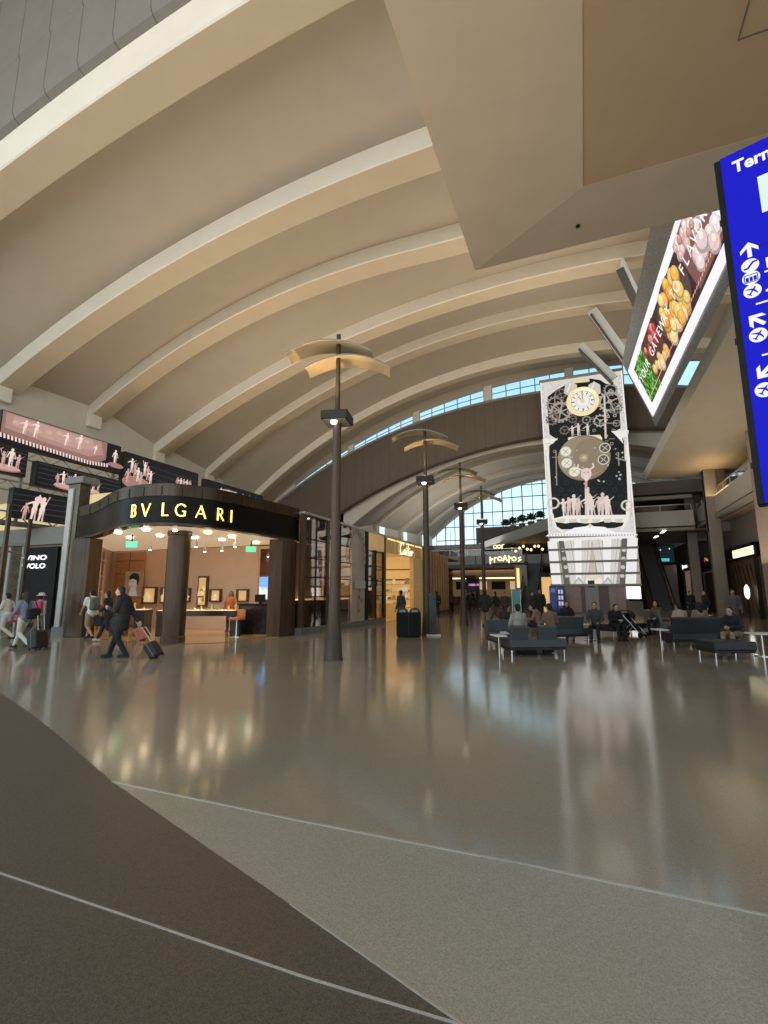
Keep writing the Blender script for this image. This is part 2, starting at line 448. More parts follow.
# plaster web between the last near rib and the clerestory
yF, zF, hF, wF = NEAR[-1]
G_TOP = arc(0, -33.2, 55.3); G_BOT = arc(-3.0, -31.9, 52.3); B_BOT = arc(-.2, -33.7, 49.8)
xs = xs_range(-33.6, 12, 44)
mv.sheet([[(x, yF+wF, zF(x)+.85) for x in xs], [(x, 46, zF(x)+.75) for x in xs]], flip=True)
mv.sheet([[(x, 46, zF(x)+.8) for x in xs], [(x, 46, max(G_TOP(x), G_BOT(x)-.05)) for x in xs]], flip=True)
mv.build('ceiling_near_vault', M_CEIL, structure=True, smooth=True)
mr.build('ceiling_near_ribs', [M_RIB, M_RIB_SHADE], structure=True, smooth=True)
# tiled fascia and the higher soffit before the first rib
A = NEAR[0]
mb = MB(); xs2 = xs_range(-40, 12, 50)
at = lambda x: A[1](x)+A[2]
mb.sheet([[(x, 10.15, at(x)+3.0-.02) for x in xs2], [(x, 10.15, at(x)+.35) for x in xs2], [(x, 10.25, at(x)+.1) for x in xs2], [(x, 10.5, at(x)) for x in xs2]], flip=True)
mb.build('ceiling_tiled_fascia', M_TILE, structure=True, smooth=True)
mb = MB()
mb.sheet([[(x, 10.08, at(x)+10.5) for x in xs2], [(x, 10.08, at(x)+3.02) for x in xs2], [(x, 10.15, at(x)+2.96) for x in xs2]], flip=True)
mb.build('ceiling_tiled_fascia_upper', M_TILE, structure=True, smooth=True)
mb = MB(); mb.sheet([[(x, -12, 29.6-abs(x+8)*.10) for x in xs2], [(x, 10.1, 29.6-abs(x+8)*.10) for x in xs2]])
mb.build('ceiling_entry', M_CEIL, structure=True)
# brown fascia under the clerestory
mb = MB()
mb.sheet([[(x, 46.0, G_BOT(x)) for x in xs], [(x, 45.85, G_BOT(x)-.15) for x in xs], [(x, 45.85, B_BOT(x)+.5) for x in xs], [(x, 46.0, B_BOT(x)+.1) for x in xs], [(x, 46.5, B_BOT(x)-.05) for x in xs], [(x, 47.2, B_BOT(x)+.3) for x in xs]], flip=True)
mb.build('ceiling_brown_fascia', M_BAND, structure=True, smooth=True)
# pale sill line on the fascia
mb = MB(); mb.sheet([[(x, 45.8, G_BOT(x)+.12) for x in xs], [(x, 45.8, G_BOT(x)-.12) for x in xs]], flip=True)
mb.build('trim_4', M_CONC, structure=True, smooth=True)
mr, mv = roof(FAR, -24.4, 14, .95)
mv.build('ceiling_far_vault', M_CEIL, structure=True, smooth=True); mr.build('ceiling_far_ribs', [M_RIB, M_RIB_SHADE], structure=True, smooth=True)

# clerestory panes with white piers
M_MULL = mat('window_frame_paint', (.33, .42, .46), .5, vary=.03)
bays = [(-29.5, -22.9), (-22.2, -15.4), (-14.7, -8.0), (-7.2, -.4), (.3, 7.2)]
for i, (a, b) in enumerate(bays):
    n = 5
    g = MB(); xx = xs_range(a, b, 10); hz = [x for x in xx if G_TOP(x)-G_BOT(x) > .12]
    if len(hz) < 2: hz = xx[-4:]
    g.sheet([[(x, 46.05, G_TOP(x)) for x in hz], [(x, 46.05, G_BOT(x)) for x in hz]], flip=True)
    w = g.build(f'window_{i+1}', M_SKYGLASS, structure=True)
    fr = MB()
    for k in range(n+1):
        x = a+(b-a)*k/n
        if G_TOP(x)-G_BOT(x) > .15: fr.bar((x, 46.0, G_BOT(x)), (x, 46.0, G_TOP(x)), .09, .09)
    for fn, wd in ((G_TOP, .12), (G_BOT, .14), (lambda x: G_BOT(x)+(G_TOP(x)-G_BOT(x))*.52, .05)):
        for p, q in zip(hz[:-1], hz[1:]): fr.bar((p, 46.0, fn(p)), (q, 46.0, fn(q)), wd, .08)
    fr.build('window_frame', M_MULL, w)
pm = MB()
for (a, b), (c, d) in zip(bays[:-1], bays[1:]):
    pm.face((b, 45.96, G_BOT(b)), (c, 45.96, G_BOT(c)), (c, 45.96, G_TOP(c)+.3), (b, 45.96, G_TOP(b)+.3))
pm.face((-33.6, 45.96, G_BOT(-33.6)), (bays[0][0], 45.96, G_BOT(bays[0][0])), (bays[0][0], 45.96, G_TOP(bays[0][0])+.4), (-33.6, 45.96, G_TOP(-33.6)+.4))
pm.build('wall_clerestory_piers', M_RIB, structure=True)

# end window wall
ze = FAR[-1][1]
g = MB(); xx = xs_range(-23.6, 13, 30)
g.sheet([[(x, 83, ze(x)+.2) for x in xx], [(x, 83, 6.0) for x in xx]], flip=True)
w = g.build('window_6', M_SKYGLASS, structure=True)
fr = MB()
for k in range(23):
    x = -23.6+k*1.66
    fr.bar((x, 82.95, 6), (x, 82.95, ze(x)+.2), .17 if k % 2 else .10, .12)
for z in (8.4, 10.7, 13.0, 15.3, 17.6, 19.6):
    x0 = -2.1-math.sqrt(max(31.4**2-(z+11)**2, 0)); x0 = max(-23.6, x0)
    fr.bar((x0, 82.95, z), (13, 82.95, z), .12, .14)
fr.build('window_frame', M_MULL, w)
mb = MB(); zg = FAR[0][1]; mb.sheet([[(x, 47.15, B_BOT(x)+.4) for x in xs_range(-24.4, 14, 30)], [(x, 47.15, zg(x)+.6) for x in xs_range(-24.4, 14, 30)]], flip=True); mb.build('ceiling_far_closure', M_RIB, structure=True)
mb = MB(); mb.face((-24.4, 83, 0), (14, 83, 0), (14, 83, 6), (-24.4, 83, 6)); mb.build('wall_far_end', M_CONC, structure=True)

# long side walls
mb = MB(); mb.box(-34.2, -33.6, 10, 46, 0, 21); mb.build('wall_left', M_WALL, structure=True)
mb = MB(); mb.box(-24.8, -24.4, 47, 83, 0, 14.5); mb.box(-33.6, -24.4, 46.6, 47, 0, 13.0); mb.build('wall_left_far', M_RIB, structure=True)
for i, (y, z, h, w_) in enumerate(NEAR[1:5]):
    mb = MB(); mb.box(-33.6, -33.2, y-.1, y+.9, z(-33.3)-.9, z(-33.3)+.3); mb.build(f'trim_{5+i}', M_RIB, structure=True, bevel=.04)
# tall window slots lighting the far side wall
for i, y in enumerate((47.6, 56.9, 66.0, 75.0)):
    mb = MB(); mb.box(-24.4, -23.9, y-.45, y+.45, 5, 11.8+(i*.25)); mb.build(f'trim_{9+i}', M_RIB, structure=True, bevel=.03)
    g = MB(); g.face((-24.38, y+.6, 5), (-24.38, y+3.4, 5), (-24.38, y+3.4, 11.4), (-24.38, y+.6, 11.4))
    g.build(f'window_{7+i}', mat('daylight_pane', (.8, .9, .95), .3, emit=(.70, .87, .95), estr=.75), structure=True)

# right side: clerestory wall at the end of the vaults, seen in the gap beside the tower
mb = MB()
mb.box(11.6, 12.0, 13, 47, 11.4, 24)
mb.build('wall_right_upper', mat('cool_plaster', (.50, .55, .53), .7, vary=.04), structure=True)
# sloping end beams of the vaults on the right, with glazing strips between
M_COOL = mat('cool_white_steel', (.85, .90, .89), .5, vary=.03)
for i, (y, a, b, wd) in enumerate(((30.0, (622, 262), (640, 300), .5), (36.3, (592, 310), (622, 352), .5), (42.2, (580, 345), (607, 372), .45))):
    p = on(a[0], a[1], 1, y); q = on(b[0], b[1], 1, y)
    d = (q-p)
    mb = MB(); mb.mat = 0; mb.bar(p, p+d*1.25, .12, .7); mb.mat = 1; mb.bar(p+Vector((-.12, 0, -.42)), p+d*1.25+Vector((-.12, 0, -.42)), .5, .12)
    mb.build(f'trim_{13+i}', [M_COOL, M_CONCD], structure=True)
# ---------------------------------------------------------------- foreground soffit, upper right
zo, zi = 11.0, 10.7
ox, oy = -2.38, 12.98
ia = fl(583, 187, zi); ib = fl(738, 40, zi)
X1 = 14.0; Y0 = -12.0
mb = MB()
mb.mat = 0
mb.face((ox, oy, zo), (ia.x, ia.y, zi), (ia.x, Y0, zi), (ox, Y0, zo))
mb.face((ox, oy, zo), (X1, oy, zo), (X1, ia.y, zi), (ia.x, ia.y, zi))
mb.face((ox, oy, zo), (ox, Y0, zo), (ox, Y0, zo+.5), (ox, oy, zo+.5)); mb.face((X1, oy, zo), (ox, oy, zo), (ox, oy, zo+.5), (X1, oy, zo+.5))
mb.face((ox, oy, zo+.5), (ox, Y0, zo+.5), (X1, Y0, zo+.5), (X1, oy, zo+.5))
mb.mat = 1
mb.face((ia.x, ia.y, zi+.02), (X1, ia.y, zi+.02), (X1, Y0, zi+.02), (ia.x, Y0, zi+.02))
mb.face((ia.x, ia.y, zi), (X1, ia.y, zi), (X1, ia.y, zi+.02), (ia.x, ia.y, zi+.02)); mb.face((ia.x, Y0, zi), (ia.x, ia.y, zi), (ia.x, ia.y, zi+.02), (ia.x, Y0, zi+.02))
mb.build('ceiling_foreground_soffit', [M_SOFFIT, M_SOFFIT2], structure=True)
mb = MB(); zj = zi-.005
mb.bar((ib.x, ib.y, zj), (X1, ib.y, zj), .018, .01); mb.bar((ib.x, ib.y, zj), (ib.x, Y0, zj), .018, .01)
mb.build('trim_20', M_CONCD, structure=True)
mb = MB(); c = fl(578, 227, zo-.17); mb.lathe([(.0, c.z), (.05, c.z), (.05, c.z+.25), (0, c.z+.25)], (c.x, c.y), 12)
tag(mb.build('sprinkler_head', M_BLACK), 'small dark sprinkler head under the broad soffit overhead', 'sprinkler')

# ---------------------------------------------------------------- right-hand building
M_SLAB = mat('slab_underside', (.55, .49, .40), .6, vary=.03, scale=1)
M_SLABE = mat('slab_edge', (.72, .70, .64), .6, vary=.03)
mb = MB(); mb.mat = 0
mb.face((5.45, 13, 11.0), (5.35, 45, 11.0), (16, 45, 11.0), (16, 13, 11.0)); mb.mat = 1
mb.face((5.45, 13, 11.0), (5.25, 13, 11.45), (5.15, 45.1, 11.45), (5.35, 45, 11.0)); mb.face((5.35, 45, 11.0), (5.15, 45.1, 11.45), (16, 45.1, 11.45), (16, 45, 11.0))
mb.face((5.25, 13, 11.45), (16, 13, 11.45), (16, 45.1, 11.45), (5.15, 45.1, 11.45)); mb.face((5.45, 13, 11), (16, 13, 11), (16, 13, 11.45), (5.25, 13, 11.45))
mb.build('ceiling_right_slab', [M_SLAB, M_SLABE], structure=True)
# square columns in a row
ux0, ux1 = on(693, 593, 1, 50).x, on(713, 593, 1, 50).x
vx0, vx1 = on(716, 593, 1, 43).x, on(739, 593, 1, 43).x
M_TL = mat('taupe_cladding_light', (.24, .21, .18), .55, vary=.06)
for i, (x0, x1, y0, y1, w, zs) in enumerate(((ux0, ux1, 50, 50.7, .75, 6.2), (vx0, vx1, 43, 43.8, .80, 6.2))):
    mb = MB(); mb.mat = 0; mb.box(x0, x1, y0, y1, zs, 11.0); mb.mat = 1; mb.box(x0, x0+w, y0-.12, y0+.5, 0, 11.0)
    mb.build(f'column_{i+1}', [M_CONCD, M_TL], structure=True, bevel=.04)
mb = MB(); mb.box(9.35, 11.2, 31.2, 33.4, 0, 11.0); mb.build('column_3', mat('rose_cladding', (.36, .27, .24), .5, vary=.06), structure=True, bevel=.05)
SY = lambda px, X=10.2: on(px, 593, 0, X).y
# balcony bands: one across the back, two running towards the camera between the columns
M_BANDW = mat('balcony_band', (.50, .48, .43), .6, vary=.04)
def band(name, x0, x1, y0, y1, z0, z1):
    mb = MB(); mb.box(x0, x1, y0, y1, z0, z1); return mb.build(name, M_BANDW, structure=True, bevel=.02)
band('balcony_back', 2.0, 9.1, 48.0, 48.35, 7.35, 8.70); band('balcony_side_1', 9.6, 9.9, 43.8, 49.9, 7.6, 9.0); band('balcony_side_2', 9.6, 9.9, 33.4, 42.9, 7.6, 9.0)
mb = MB(); mb.box(2, 9.1, 47.9, 48.4, 6.95, 7.22); mb.box(9.45, 9.95, 33.4, 49.9, 7.2, 7.45); mb.build('trim_21', M_CONC, structure=True)
mb = MB(); mb.box(2, 9.1, 47.9, 48.4, 9.75, 10.05); mb.build('trim_22', M_CONC, structure=True)
mb = MB(); mb.box(2, 16, 48.35, 60, 6.95, 7.15); mb.box(9.85, 16, 20, 48.35, 6.95, 7.15); mb.build('floor_upper_right', mat('upper_floor_underside', (.20, .14, .10), .6, vary=.05), structure=True)
mb = MB(); mb.box(2, 16, 48.2, 60, 10.3, 11.4); mb.build('ceiling_upper_right', M_CONCD, structure=True)
mb = MB(); mb.box(2, 16, 58.5, 59, 7.15, 10.3); mb.build('wall_upper_back', mat('dim_interior', (.07, .058, .05), .7, vary=.1), structure=True)
mb = MB(); mb.box(13.5, 14, 20, 60, 7.15, 11); mb.build('wall_upper_right', MATS['dim_interior'], structure=True)
mb = MB(); mb.box(-14, 16, 70, 70.4, 0, 11); mb.box(10.7, 11.0, 15, 70, 0, 7); mb.build('wall_right', mat('shop_dark_wall', (.05, .042, .036), .5, vary=.15), structure=True)
# fascia panels over the right-hand shops
mb = MB(); mb.box(10.46, 10.7, 15, 70, 4.9, 7.0); mb.build('wall_right_fascia', M_CONCD, structure=True)
# glass balustrades
def balustrade(label, a, b, z0, h, post=2.0):
    a = Vector(a); b = Vector(b)
    t = thing('balustrade', label, 'railing', ((a.x+b.x)/2, (a.y+b.y)/2, z0))
    g = MB(); g.face((a.x, a.y, z0), (b.x, b.y, z0), (b.x, b.y, z0+h-.05), (a.x, a.y, z0+h-.05)); g.build('glass_panel', M_CLEAR, t, world=True)
    r = MB(); r.bar((a.x, a.y, z0+h), (b.x, b.y, z0+h), .07, .06); r.build('handrail', M_STEEL, t, world=True)
    n = max(1, round((b-a).length/post))
    for k in range(n+1):
        p = a.lerp(b, k/n); m = MB(); m.bar((p.x, p.y, z0), (p.x, p.y, z0+h), .05); m.build('post', M_STEEL, t, world=True)
    return t
balustrade('glass balustrade on the upper balcony to the right of the clock tower', (4.3, 48.2, 0), (9.0, 48.2, 0), 8.7, .55)
balustrade('glass balustrade on the side balcony between the two square columns', (9.75, 43.9, 0), (9.75, 49.8, 0), 9.0, .55)
balustrade('glass balustrade on the side balcony above the glowing cream shop sign', (9.75, 33.5, 0), (9.75, 42.8, 0), 9.0, .55)
# picture panel and ceiling strips on the upper floor
t = thing('framed_picture', 'pale framed picture on the upper level beside the clock tower', 'picture', (5.7, 52, 7.15))
mb = MB(); mb.box(5.1, 6.3, 52, 52.08, 7.6, 9.1); mb.build('mount', mat('cream_card', (.60, .54, .42), .6), t, world=True)
mb = MB(); mb.box(5.38, 6.0, 51.95, 52, 7.9, 8.65); mb.build('picture', M_CONCD, t, world=True)
for x in (5.2, 6.1):
    mb = MB(); mb.box(x, x+.1, 52, 52.1, 7.15, 7.6); mb.build('leg', M_DARK, t, world=True)
first = None
for i, (px, py) in enumerate(((663, 532), (656, 537))):
    p = fl(px, py, 6.93)
    if first is None:
        mb = MB(); mb.box(-.14, .14, -.9, .9, -.04, .02); first = mb.build('light_strip', M_GLOW_WHITE); first.location = p
        tag(first, 'slim white light strip under the balcony, higher of the two right of the tower', 'ceiling light', 'light strips under the back balcony')
    else: dup(first, p, 0, 'slim white light strip under the balcony, lower of the two right of the tower')
for i, (px, py) in enumerate(((748, 535), (745, 550))):
    pass

# ---------------------------------------------------------------- escalators
def escalator(label, x, y0, y1, z1, w=1.5):
    t = thing('escalator', label, 'escalator', (x, y0, 0))
    s = MB(); n = 26
    dy = (y1-y0); 
    prof = [(0, 0)]
    for k in range(n):
        a = k/n; b = (k+1)/n
        prof += [(dy*a, z1*b), (dy*b, z1*b)]
    under = [(dy, z1-1.0), (2.2, 0)]
    poly = prof + under
    m = len(poly)
    L = [(-w/2+.25, p[0], p[1]) for p in poly]; Rr = [(w/2-.25, p[0], p[1]) for p in poly]
    s.add(L+Rr, [(i, (i+1) % m, m+(i+1) % m, m+i) for i in range(m)])
    s.build('steps', mat('escalator_step', (.06, .06, .062), .5, vary=.15), t)
    for sd in (-1, 1):
        xx = sd*(w/2-.12)
        b = MB(); pts = [(-.6, 0), (-.6, .35), (dy, z1+.35), (dy+.8, z1+.35), (dy+.8, z1-.2), (dy, z1-1.1), (1.8, 0)]
        q = [(xx-.11, p[0], p[1]) for p in pts]+[(xx+.11, p[0], p[1]) for p in pts]; k = len(pts)
        b.add(q, [list(range(k)), list(range(k, 2*k))[::-1]]+[(i, k+i, k+(i+1) % k, (i+1) % k) for i in range(k)])
        b.build('side_panel', mat('escalator_panel', (.34, .29, .23), .3, metal=.6), t)
        g = MB(); g.face((xx, -.5, .35), (xx, dy, z1+.35), (xx, dy, z1+1.0), (xx, -.4, 1.0)); g.build('glass_side', M_CLEAR, t)
        h = MB(); h.tube([(xx, -.55, .5), (xx, -.6, .85), (xx, -.3, 1.02), (xx, dy, z1+1.05), (xx, dy+.7, z1+1.05)], .055, 8); h.build('handrail', M_BLACK, t, smooth=True)
    return t
escalator('escalator rising away to the upper balcony right of the clock tower', 6.35, 49.2, 59.0, 6.9, 1.9)
escalator('escalator rising away to the restaurant level left of the clock tower', -4.9, 48.4, 57.0, 5.2, 1.9)

# ---------------------------------------------------------------- shops along the right
def sign_box(name, label, x, y0, y1, z0, z1, m, cat='sign'):
    mb = MB(); mb.box(x-.12, x, y0, y1, z0, z1)
    return tag(mb.build(name, m, bevel=.03), label, cat)
c0 = on(735, 562, 0, 10.2); c1 = on(757, 548, 0, 10.2)
t = thing('lit_sign', 'glowing cream lettering sign on dark fascia of the nearest right-hand shop', 'sign', (10.2, (c0.y+c1.y)/2, 4.0))
mb = MB(); mb.box(10.06, 10.19, c1.y, c0.y, 4.05, 4.65); mb.build('backing', M_DARK, t, world=True)
mb = MB(); cv = Canvas(mb, (10.05, c0.y, 4.05), (0, -1, 0), (0, 0, 1), (-1, 0, 0)); w = c0.y-c1.y
cv.rect(.05*w, .97*w, .03, .57, (1.0, .90, .62))
for k in range(6): cv.rect((.12+.14*k)*w, (.20+.14*k)*w, .12, .46, (.80, .62, .30))
mb.build('lettering', mat_painted('sign_glow', .5, emit=1.6), t, world=True)
c = on(747, 592, 0, 9.9)
t = thing('glowing_emblem', 'round glowing white emblem hung by the nearest right-hand shop', 'sign', (9.9, c.y, 0))
mb = MB(); mb.box(9.84, 9.96, c.y-.06, c.y+.06, 0, c.z-.4); mb.build('post', M_DARK, t, world=True)
mb = MB(); mb.lathe([(.0, -.05), (.42, -.05), (.5, 0), (.42, .05), (0, .05)], (0, 0), 8, Matrix.Translation((9.9, c.y, c.z)) @ Matrix.Rotation(R(90), 4, 'Y')); mb.build('emblem', M_GLOW_WHITE, t, world=True)
# shopfronts
M_LATT = mat('bronze_lattice', (.14, .095, .055), .35, metal=.3, vary=.35, scale=5)
def shopfront(label, y0, y1, wallmat, lit):
    t = thing('shopfront', label, 'shopfront', (10.4, (y0+y1)/2, 0))
    mb = MB(); mb.box(10.45, 10.6, y0, y1, 0, 4.0); mb.build('display_wall', wallmat, t, world=True)
    for y in (y0+.08, y1-.08):
        mb = MB(); mb.box(10.2, 10.45, y-.08, y+.08, 0, 4.9); mb.build('jamb', M_DARK, t, world=True)
    mb = MB(); mb.box(10.2, 10.45, y0, y1, 4.0, 4.9); mb.build('header', M_BLACK, t, world=True)
    return t
s1 = shopfront('dark lattice shopfront under the glowing cream sign on the right', SY(758), SY(727), M_LATT, True)
for k in range(7):
    mb = MB(); y = SY(757)+.9*k; mb.bar((10.43, y, .3), (10.43, min(y+1.6, SY(728)), 3.6), .05, .03); mb.build('lattice_bar', M_BRONZE, s1, world=True)
s2 = shopfront('dark red shop entrance between the two square columns on the right', SY(716.5), SY(702), mat('oxblood_wall', (.035, .012, .012), .4, vary=.2), True)
da, db = SY(715.5), SY(703.5)
mb = MB(); mb.box(10.3, 10.42, da, da+.14, 0, 3.5); mb.box(10.3, 10.42, db-.14, db, 0, 3.5); mb.box(10.3, 10.42, da, db, 3.42, 3.55); mb.build('door_frame', mat('pale_frame', (.45, .42, .37), .5), s2, world=True)
mb = MB(); mb.box(10.35, 10.43, da+.7, da+1.0, .9, 2.3); mb.build('neon_strip', mat('red_neon', (.6, .05, .1), .5, emit=(1, .08, .18), estr=1.2), s2, world=True)
mb = MB(); mb.box(10.1, 10.2, da-1.1, da-.95, .6, 3.9); mb.build('light_strip', M_GLOW_WARM, s2, world=True)
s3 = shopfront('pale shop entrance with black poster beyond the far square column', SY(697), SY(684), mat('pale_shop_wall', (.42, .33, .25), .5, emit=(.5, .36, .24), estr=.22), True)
mb = MB(); mb.box(10.35, 10.44, SY(695.5), SY(690), 1.5, 2.7); mb.build('poster', M_BLACK, s3, world=True)
c = on(697, 570, 0, 10.1)
mb = MB(); cv = Canvas(mb, (10.15, SY(685), 4.2), (0, -1, 0), (0, 0, 1), (-1, 0, 0)); cv.rect(.5, 2.9, .08, .35, (1, .95, .9)); cv.disc(.45, .22, .28, (1, .95, .9))
mb.build('lit_lettering', MATS['sign_glow'], s3, world=True)
c = on(714, 540, 0, 10.1)
mb = MB(); cv = Canvas(mb, (10.15, SY(708), 4.3), (0, -1, 0), (0, 0, 1), (-1, 0, 0)); cv.line([(.2, .1), (.5, .45), (.8, .2), (1.1, .4)], .07, (.75, .2, .15)); cv.disc(1.3, .2, .1, (.9, .5, .3))
mb.build('lit_lettering', MATS['sign_glow'], s2, world=True)
# video wall glimpsed up the right escalator
t = thing('video_wall', 'dark video wall with red and teal glow at the top of the right escalator', 'screen', (7, 62, 3))
mb = MB(); mb.box(4.0, 9.6, 62, 62.2, 4.9, 6.9); mb.build('casing', M_BLACK, t, world=True)
mb = MB(); cv = Canvas(mb, (4.0, 61.98, 4.9), (1, 0, 0), (0, 0, 1), (0, -1, 0)); cv.rect(.1, 5.5, .1, 1.9, (.01, .015, .02)); cv.rect(2.2, 3.9, .22, .55, (.9, .10, .09)); cv.rect(3.9, 5.0, .22, .55, (.07, .55, .50))
for k in range(6): cv.disc(.6+.9*k, 1.5+.1*(k % 2), .07, (.8, .9, .95))
mb.build('picture', M_LED, t, world=True)
mb = MB(); mb.box(6.5, 9.6, 62, 62.3, 0, 4.7); mb.build('support_wall', M_CONC, t, world=True)
# ---------------------------------------------------------------- corner jewellery shop
def smooth_path(pts, n=6):
    out = []
    P = [Vector((p[0], p[1])) for p in pts]; P = [P[0]*2-P[1]] + P + [P[-1]*2-P[-2]]
    for i in range(1, len(P)-2):
        for k in range(n):
            t = k/n; a, b, c, d = P[i-1:i+3]
            out.append(.5*((2*b)+(c-a)*t+(2*a-5*b+4*c-d)*t*t+(3*b-a-3*c+d)*t**3))
    out.append(P[-2]); return out
PLAN = smooth_path([(-18.9, 13.5), (-17.2, 12.93), (-15.4, 12.05), (-14.0, 11.48), (-12.95, 11.35), (-12.05, 11.6), (-11.5, 12.3), (-11.2, 13.4), (-10.98, 15.3), (-10.85, 17.25)])
def offs(path, d):
    out = []
    for i, p in enumerate(path):
        t = (path[min(i+1, len(path)-1)]-path[max(i-1, 0)]).normalized(); out.append(p+Vector((t.y, -t.x))*d)
    return out
shop = thing('jewellery_storefront', 'rounded black and bronze corner storefront with gold BVLGARI lettering', 'storefront', (-14, 14, 0))
def ribbon(name, path, z0, z1, m, d=0.0, thick=.3, smooth=True):
    a = offs(path, d); b = offs(path, d-thick)
    mb = MB()
    mb.sheet([[(p.x, p.y, z1) for p in b], [(p.x, p.y, z1) for p in a], [(p.x, p.y, z0) for p in a], [(p.x, p.y, z0) for p in b]])
    mb.sheet([[(p.x, p.y, z0) for p in b], [(p.x, p.y, z1) for p in b]])
    return mb.build(name, m, shop, world=True, smooth=smooth)
ribbon('fascia', PLAN, 3.84, 4.72, mat('gloss_black_fascia', (.006, .005, .004), .3, vary=.3, spec=.15), .02)
ribbon('bronze_band', PLAN, 4.72, 5.12, M_BRONZE, .05)
ribbon('fascia_trim', PLAN, 3.78, 3.85, M_BRONZE, .05, .34)
seams = MB()
for p, q in zip(offs(PLAN, .055)[::4], offs(PLAN, .065)[::4]): seams.bar((p.x, p.y, 4.73), (p.x, p.y, 5.02), .03, .03)
seams.build('bronze_seam', M_DARK, shop, world=True)
# gold letters follow the curve of the fascia
M_GOLDL = mat('gold_letter', (.9, .7, .25), .35, metal=.3, emit=(1.0, .74, .22), estr=1.3)
front = offs(PLAN, .06)
cum = [0]
for a, b in zip(front[:-1], front[1:]): cum.append(cum[-1]+(b-a).length)
def on_front(s):
    for i in range(len(cum)-1):
        if cum[i+1] >= s:
            t = (s-cum[i])/(cum[i+1]-cum[i]); p = front[i].lerp(front[i+1], t); d = (front[i+1]-front[i]).normalized(); return p, d
    return front[-1], (front[-1]-front[-2]).normalized()
def nearest_s(x, y): 
    return min((abs((front[i]-Vector((x, y))).length), cum[i]) for i in range(len(front)))[1]
GL = {  # strokes: (points, width) in a unit-high box
 'B': (.62, [([(.1, 0), (.1, 1)], .15), ([(.1, .96), (.35, .96), (.47, .86), (.47, .66), (.35, .55), (.1, .55)], .10), ([(.3, .53), (.47, .45), (.52, .3), (.48, .12), (.34, .04), (.1, .04)], .12)]),
 'V': (.86, [([(.04, 1), (.42, .02)], .16), ([(.42, .02), (.8, 1)], .09)]),
 'L': (.56, [([(.1, 0), (.1, 1)], .15), ([(.1, .04), (.52, .04)], .09)]),
 'G': (.86, [([(.76, .8), (.62, .93), (.42, .97), (.22, .86), (.1, .64), (.09, .4), (.2, .14), (.4, .03), (.62, .06), (.76, .16)], .12), ([(.74, .08), (.74, .42)], .14), ([(.56, .42), (.8, .42)], .08)]),
 'A': (.86, [([(.04, 0), (.42, .98)], .09), ([(.42, .98), (.8, 0)], .16), ([(.2, .34), (.64, .34)], .08)]),
 'R': (.70, [([(.1, 0), (.1, 1)], .15), ([(.1, .96), (.38, .96), (.5, .84), (.5, .62), (.38, .5), (.1, .5)], .10), ([(.3, .5), (.64, 0)], .14)]),
 'I': (.26, [([(.13, 0), (.13, 1)], .15)])}
def curve_letter(ch, s0, h, z):
    w, strokes = GL[ch]; mb = MB()
    for pts, wd in strokes:
        for a, b in zip(pts[:-1], pts[1:]):
            d = Vector((b[0]-a[0], b[1]-a[1])); n = Vector((-d.y, d.x)).normalized()*wd/2; e = d.normalized()*wd*.3
            q = []
            for u in ((a[0]-n.x-e.x, a[1]-n.y-e.y), (b[0]-n.x+e.x, b[1]-n.y+e.y), (b[0]+n.x+e.x, b[1]+n.y+e.y), (a[0]+n.x-e.x, a[1]+n.y-e.y)): q.append(u)
            v = []
            for dep in (.0, .025):
                for u in q:
                    p, dd = on_front(s0+u[0]*h); nn = Vector((dd.y, -dd.x)); v.append((p.x+nn.x*dep, p.y+nn.y*dep, z+max(-.02, min(1.02, u[1]))*h))
            mb.add(v, [(0, 1, 2, 3), (4, 7, 6, 5), (0, 4, 5, 1), (1, 5, 6, 2), (2, 6, 7, 3), (3, 7, 4, 0)])
    return mb.build('gold_letter', M_GOLDL, shop, world=True)
pa = fl(129, 519, 4.16); pb = fl(236, 522, 4.16)
sA = nearest_s(pa.x, pa.y); sB = nearest_s(pb.x, pb.y)
HL = .47
tot = sum(GL[c][0] for c in 'BVLGARI')*HL; gap = ((sB-sA)-tot)/6
HL = .41
def s_at(px):
    return min((abs(proj_x((front[i].x, front[i].y, 4.3))-px), cum[i]) for i in range(len(front)) if front[i].y < 15)[1]
for ch, px in zip('BVLGARI', (133.5, 145.8, 163, 180.5, 200.5, 219, 233)):
    curve_letter(ch, s_at(px)-GL[ch][0]*HL/2, HL, 4.06)
# entrance soffit with downlights
inner = [Vector((-18.5, 14.1)), Vector((-11.25, 17.1))]
mb = MB(); pl_ = offs(PLAN, -.1)
mb.add([(p.x, p.y, 3.79) for p in pl_]+[(-11.4, 18.2, 3.79), (-22.7, 18.2, 3.79)], [list(range(len(pl_)+2))])
mb.build('soffit', mat('shop_soffit_glow', (.72, .62, .50), .5, vary=.03, emit=(1, .80, .56), estr=.28), shop, world=True)  # faint emission stands in for light falling on the soffit
for px, py in ((118, 533), (146, 530), (176, 531), (208, 533), (232, 537), (256, 543), (280, 548), (160, 536), (222, 540), (130, 538), (195, 538)):
    p = fl(px, py, 3.74); mb = MB(); mb.lathe([(0, 3.72), (.11, 3.72), (.13, 3.75), (0, 3.755)], (p.x, p.y), 12); mb.build('downlight', M_GLOW_SPOT, shop, world=True)
# pillars
mb = MB(); mb.lathe([(.40, 0), (.40, .22), (.375, .24), (.375, 3.6), (.40, 3.62), (.40, 3.76)], (-12.9, 12.9), 28); mb.build('round_pillar', M_BROWN, shop, world=True, smooth=True)
mb = MB(); mb.box(-11.45, -10.84, 16.1, 17.15, 0, 3.75); mb.build('square_pillar', M_BROWN, shop, world=True, bevel=.02)
mb = MB(); mb.box(-18.55, -17.55, 13.05, 13.6, 0, 3.75); mb.build('square_pillar', M_BROWN, shop, world=True, bevel=.02)
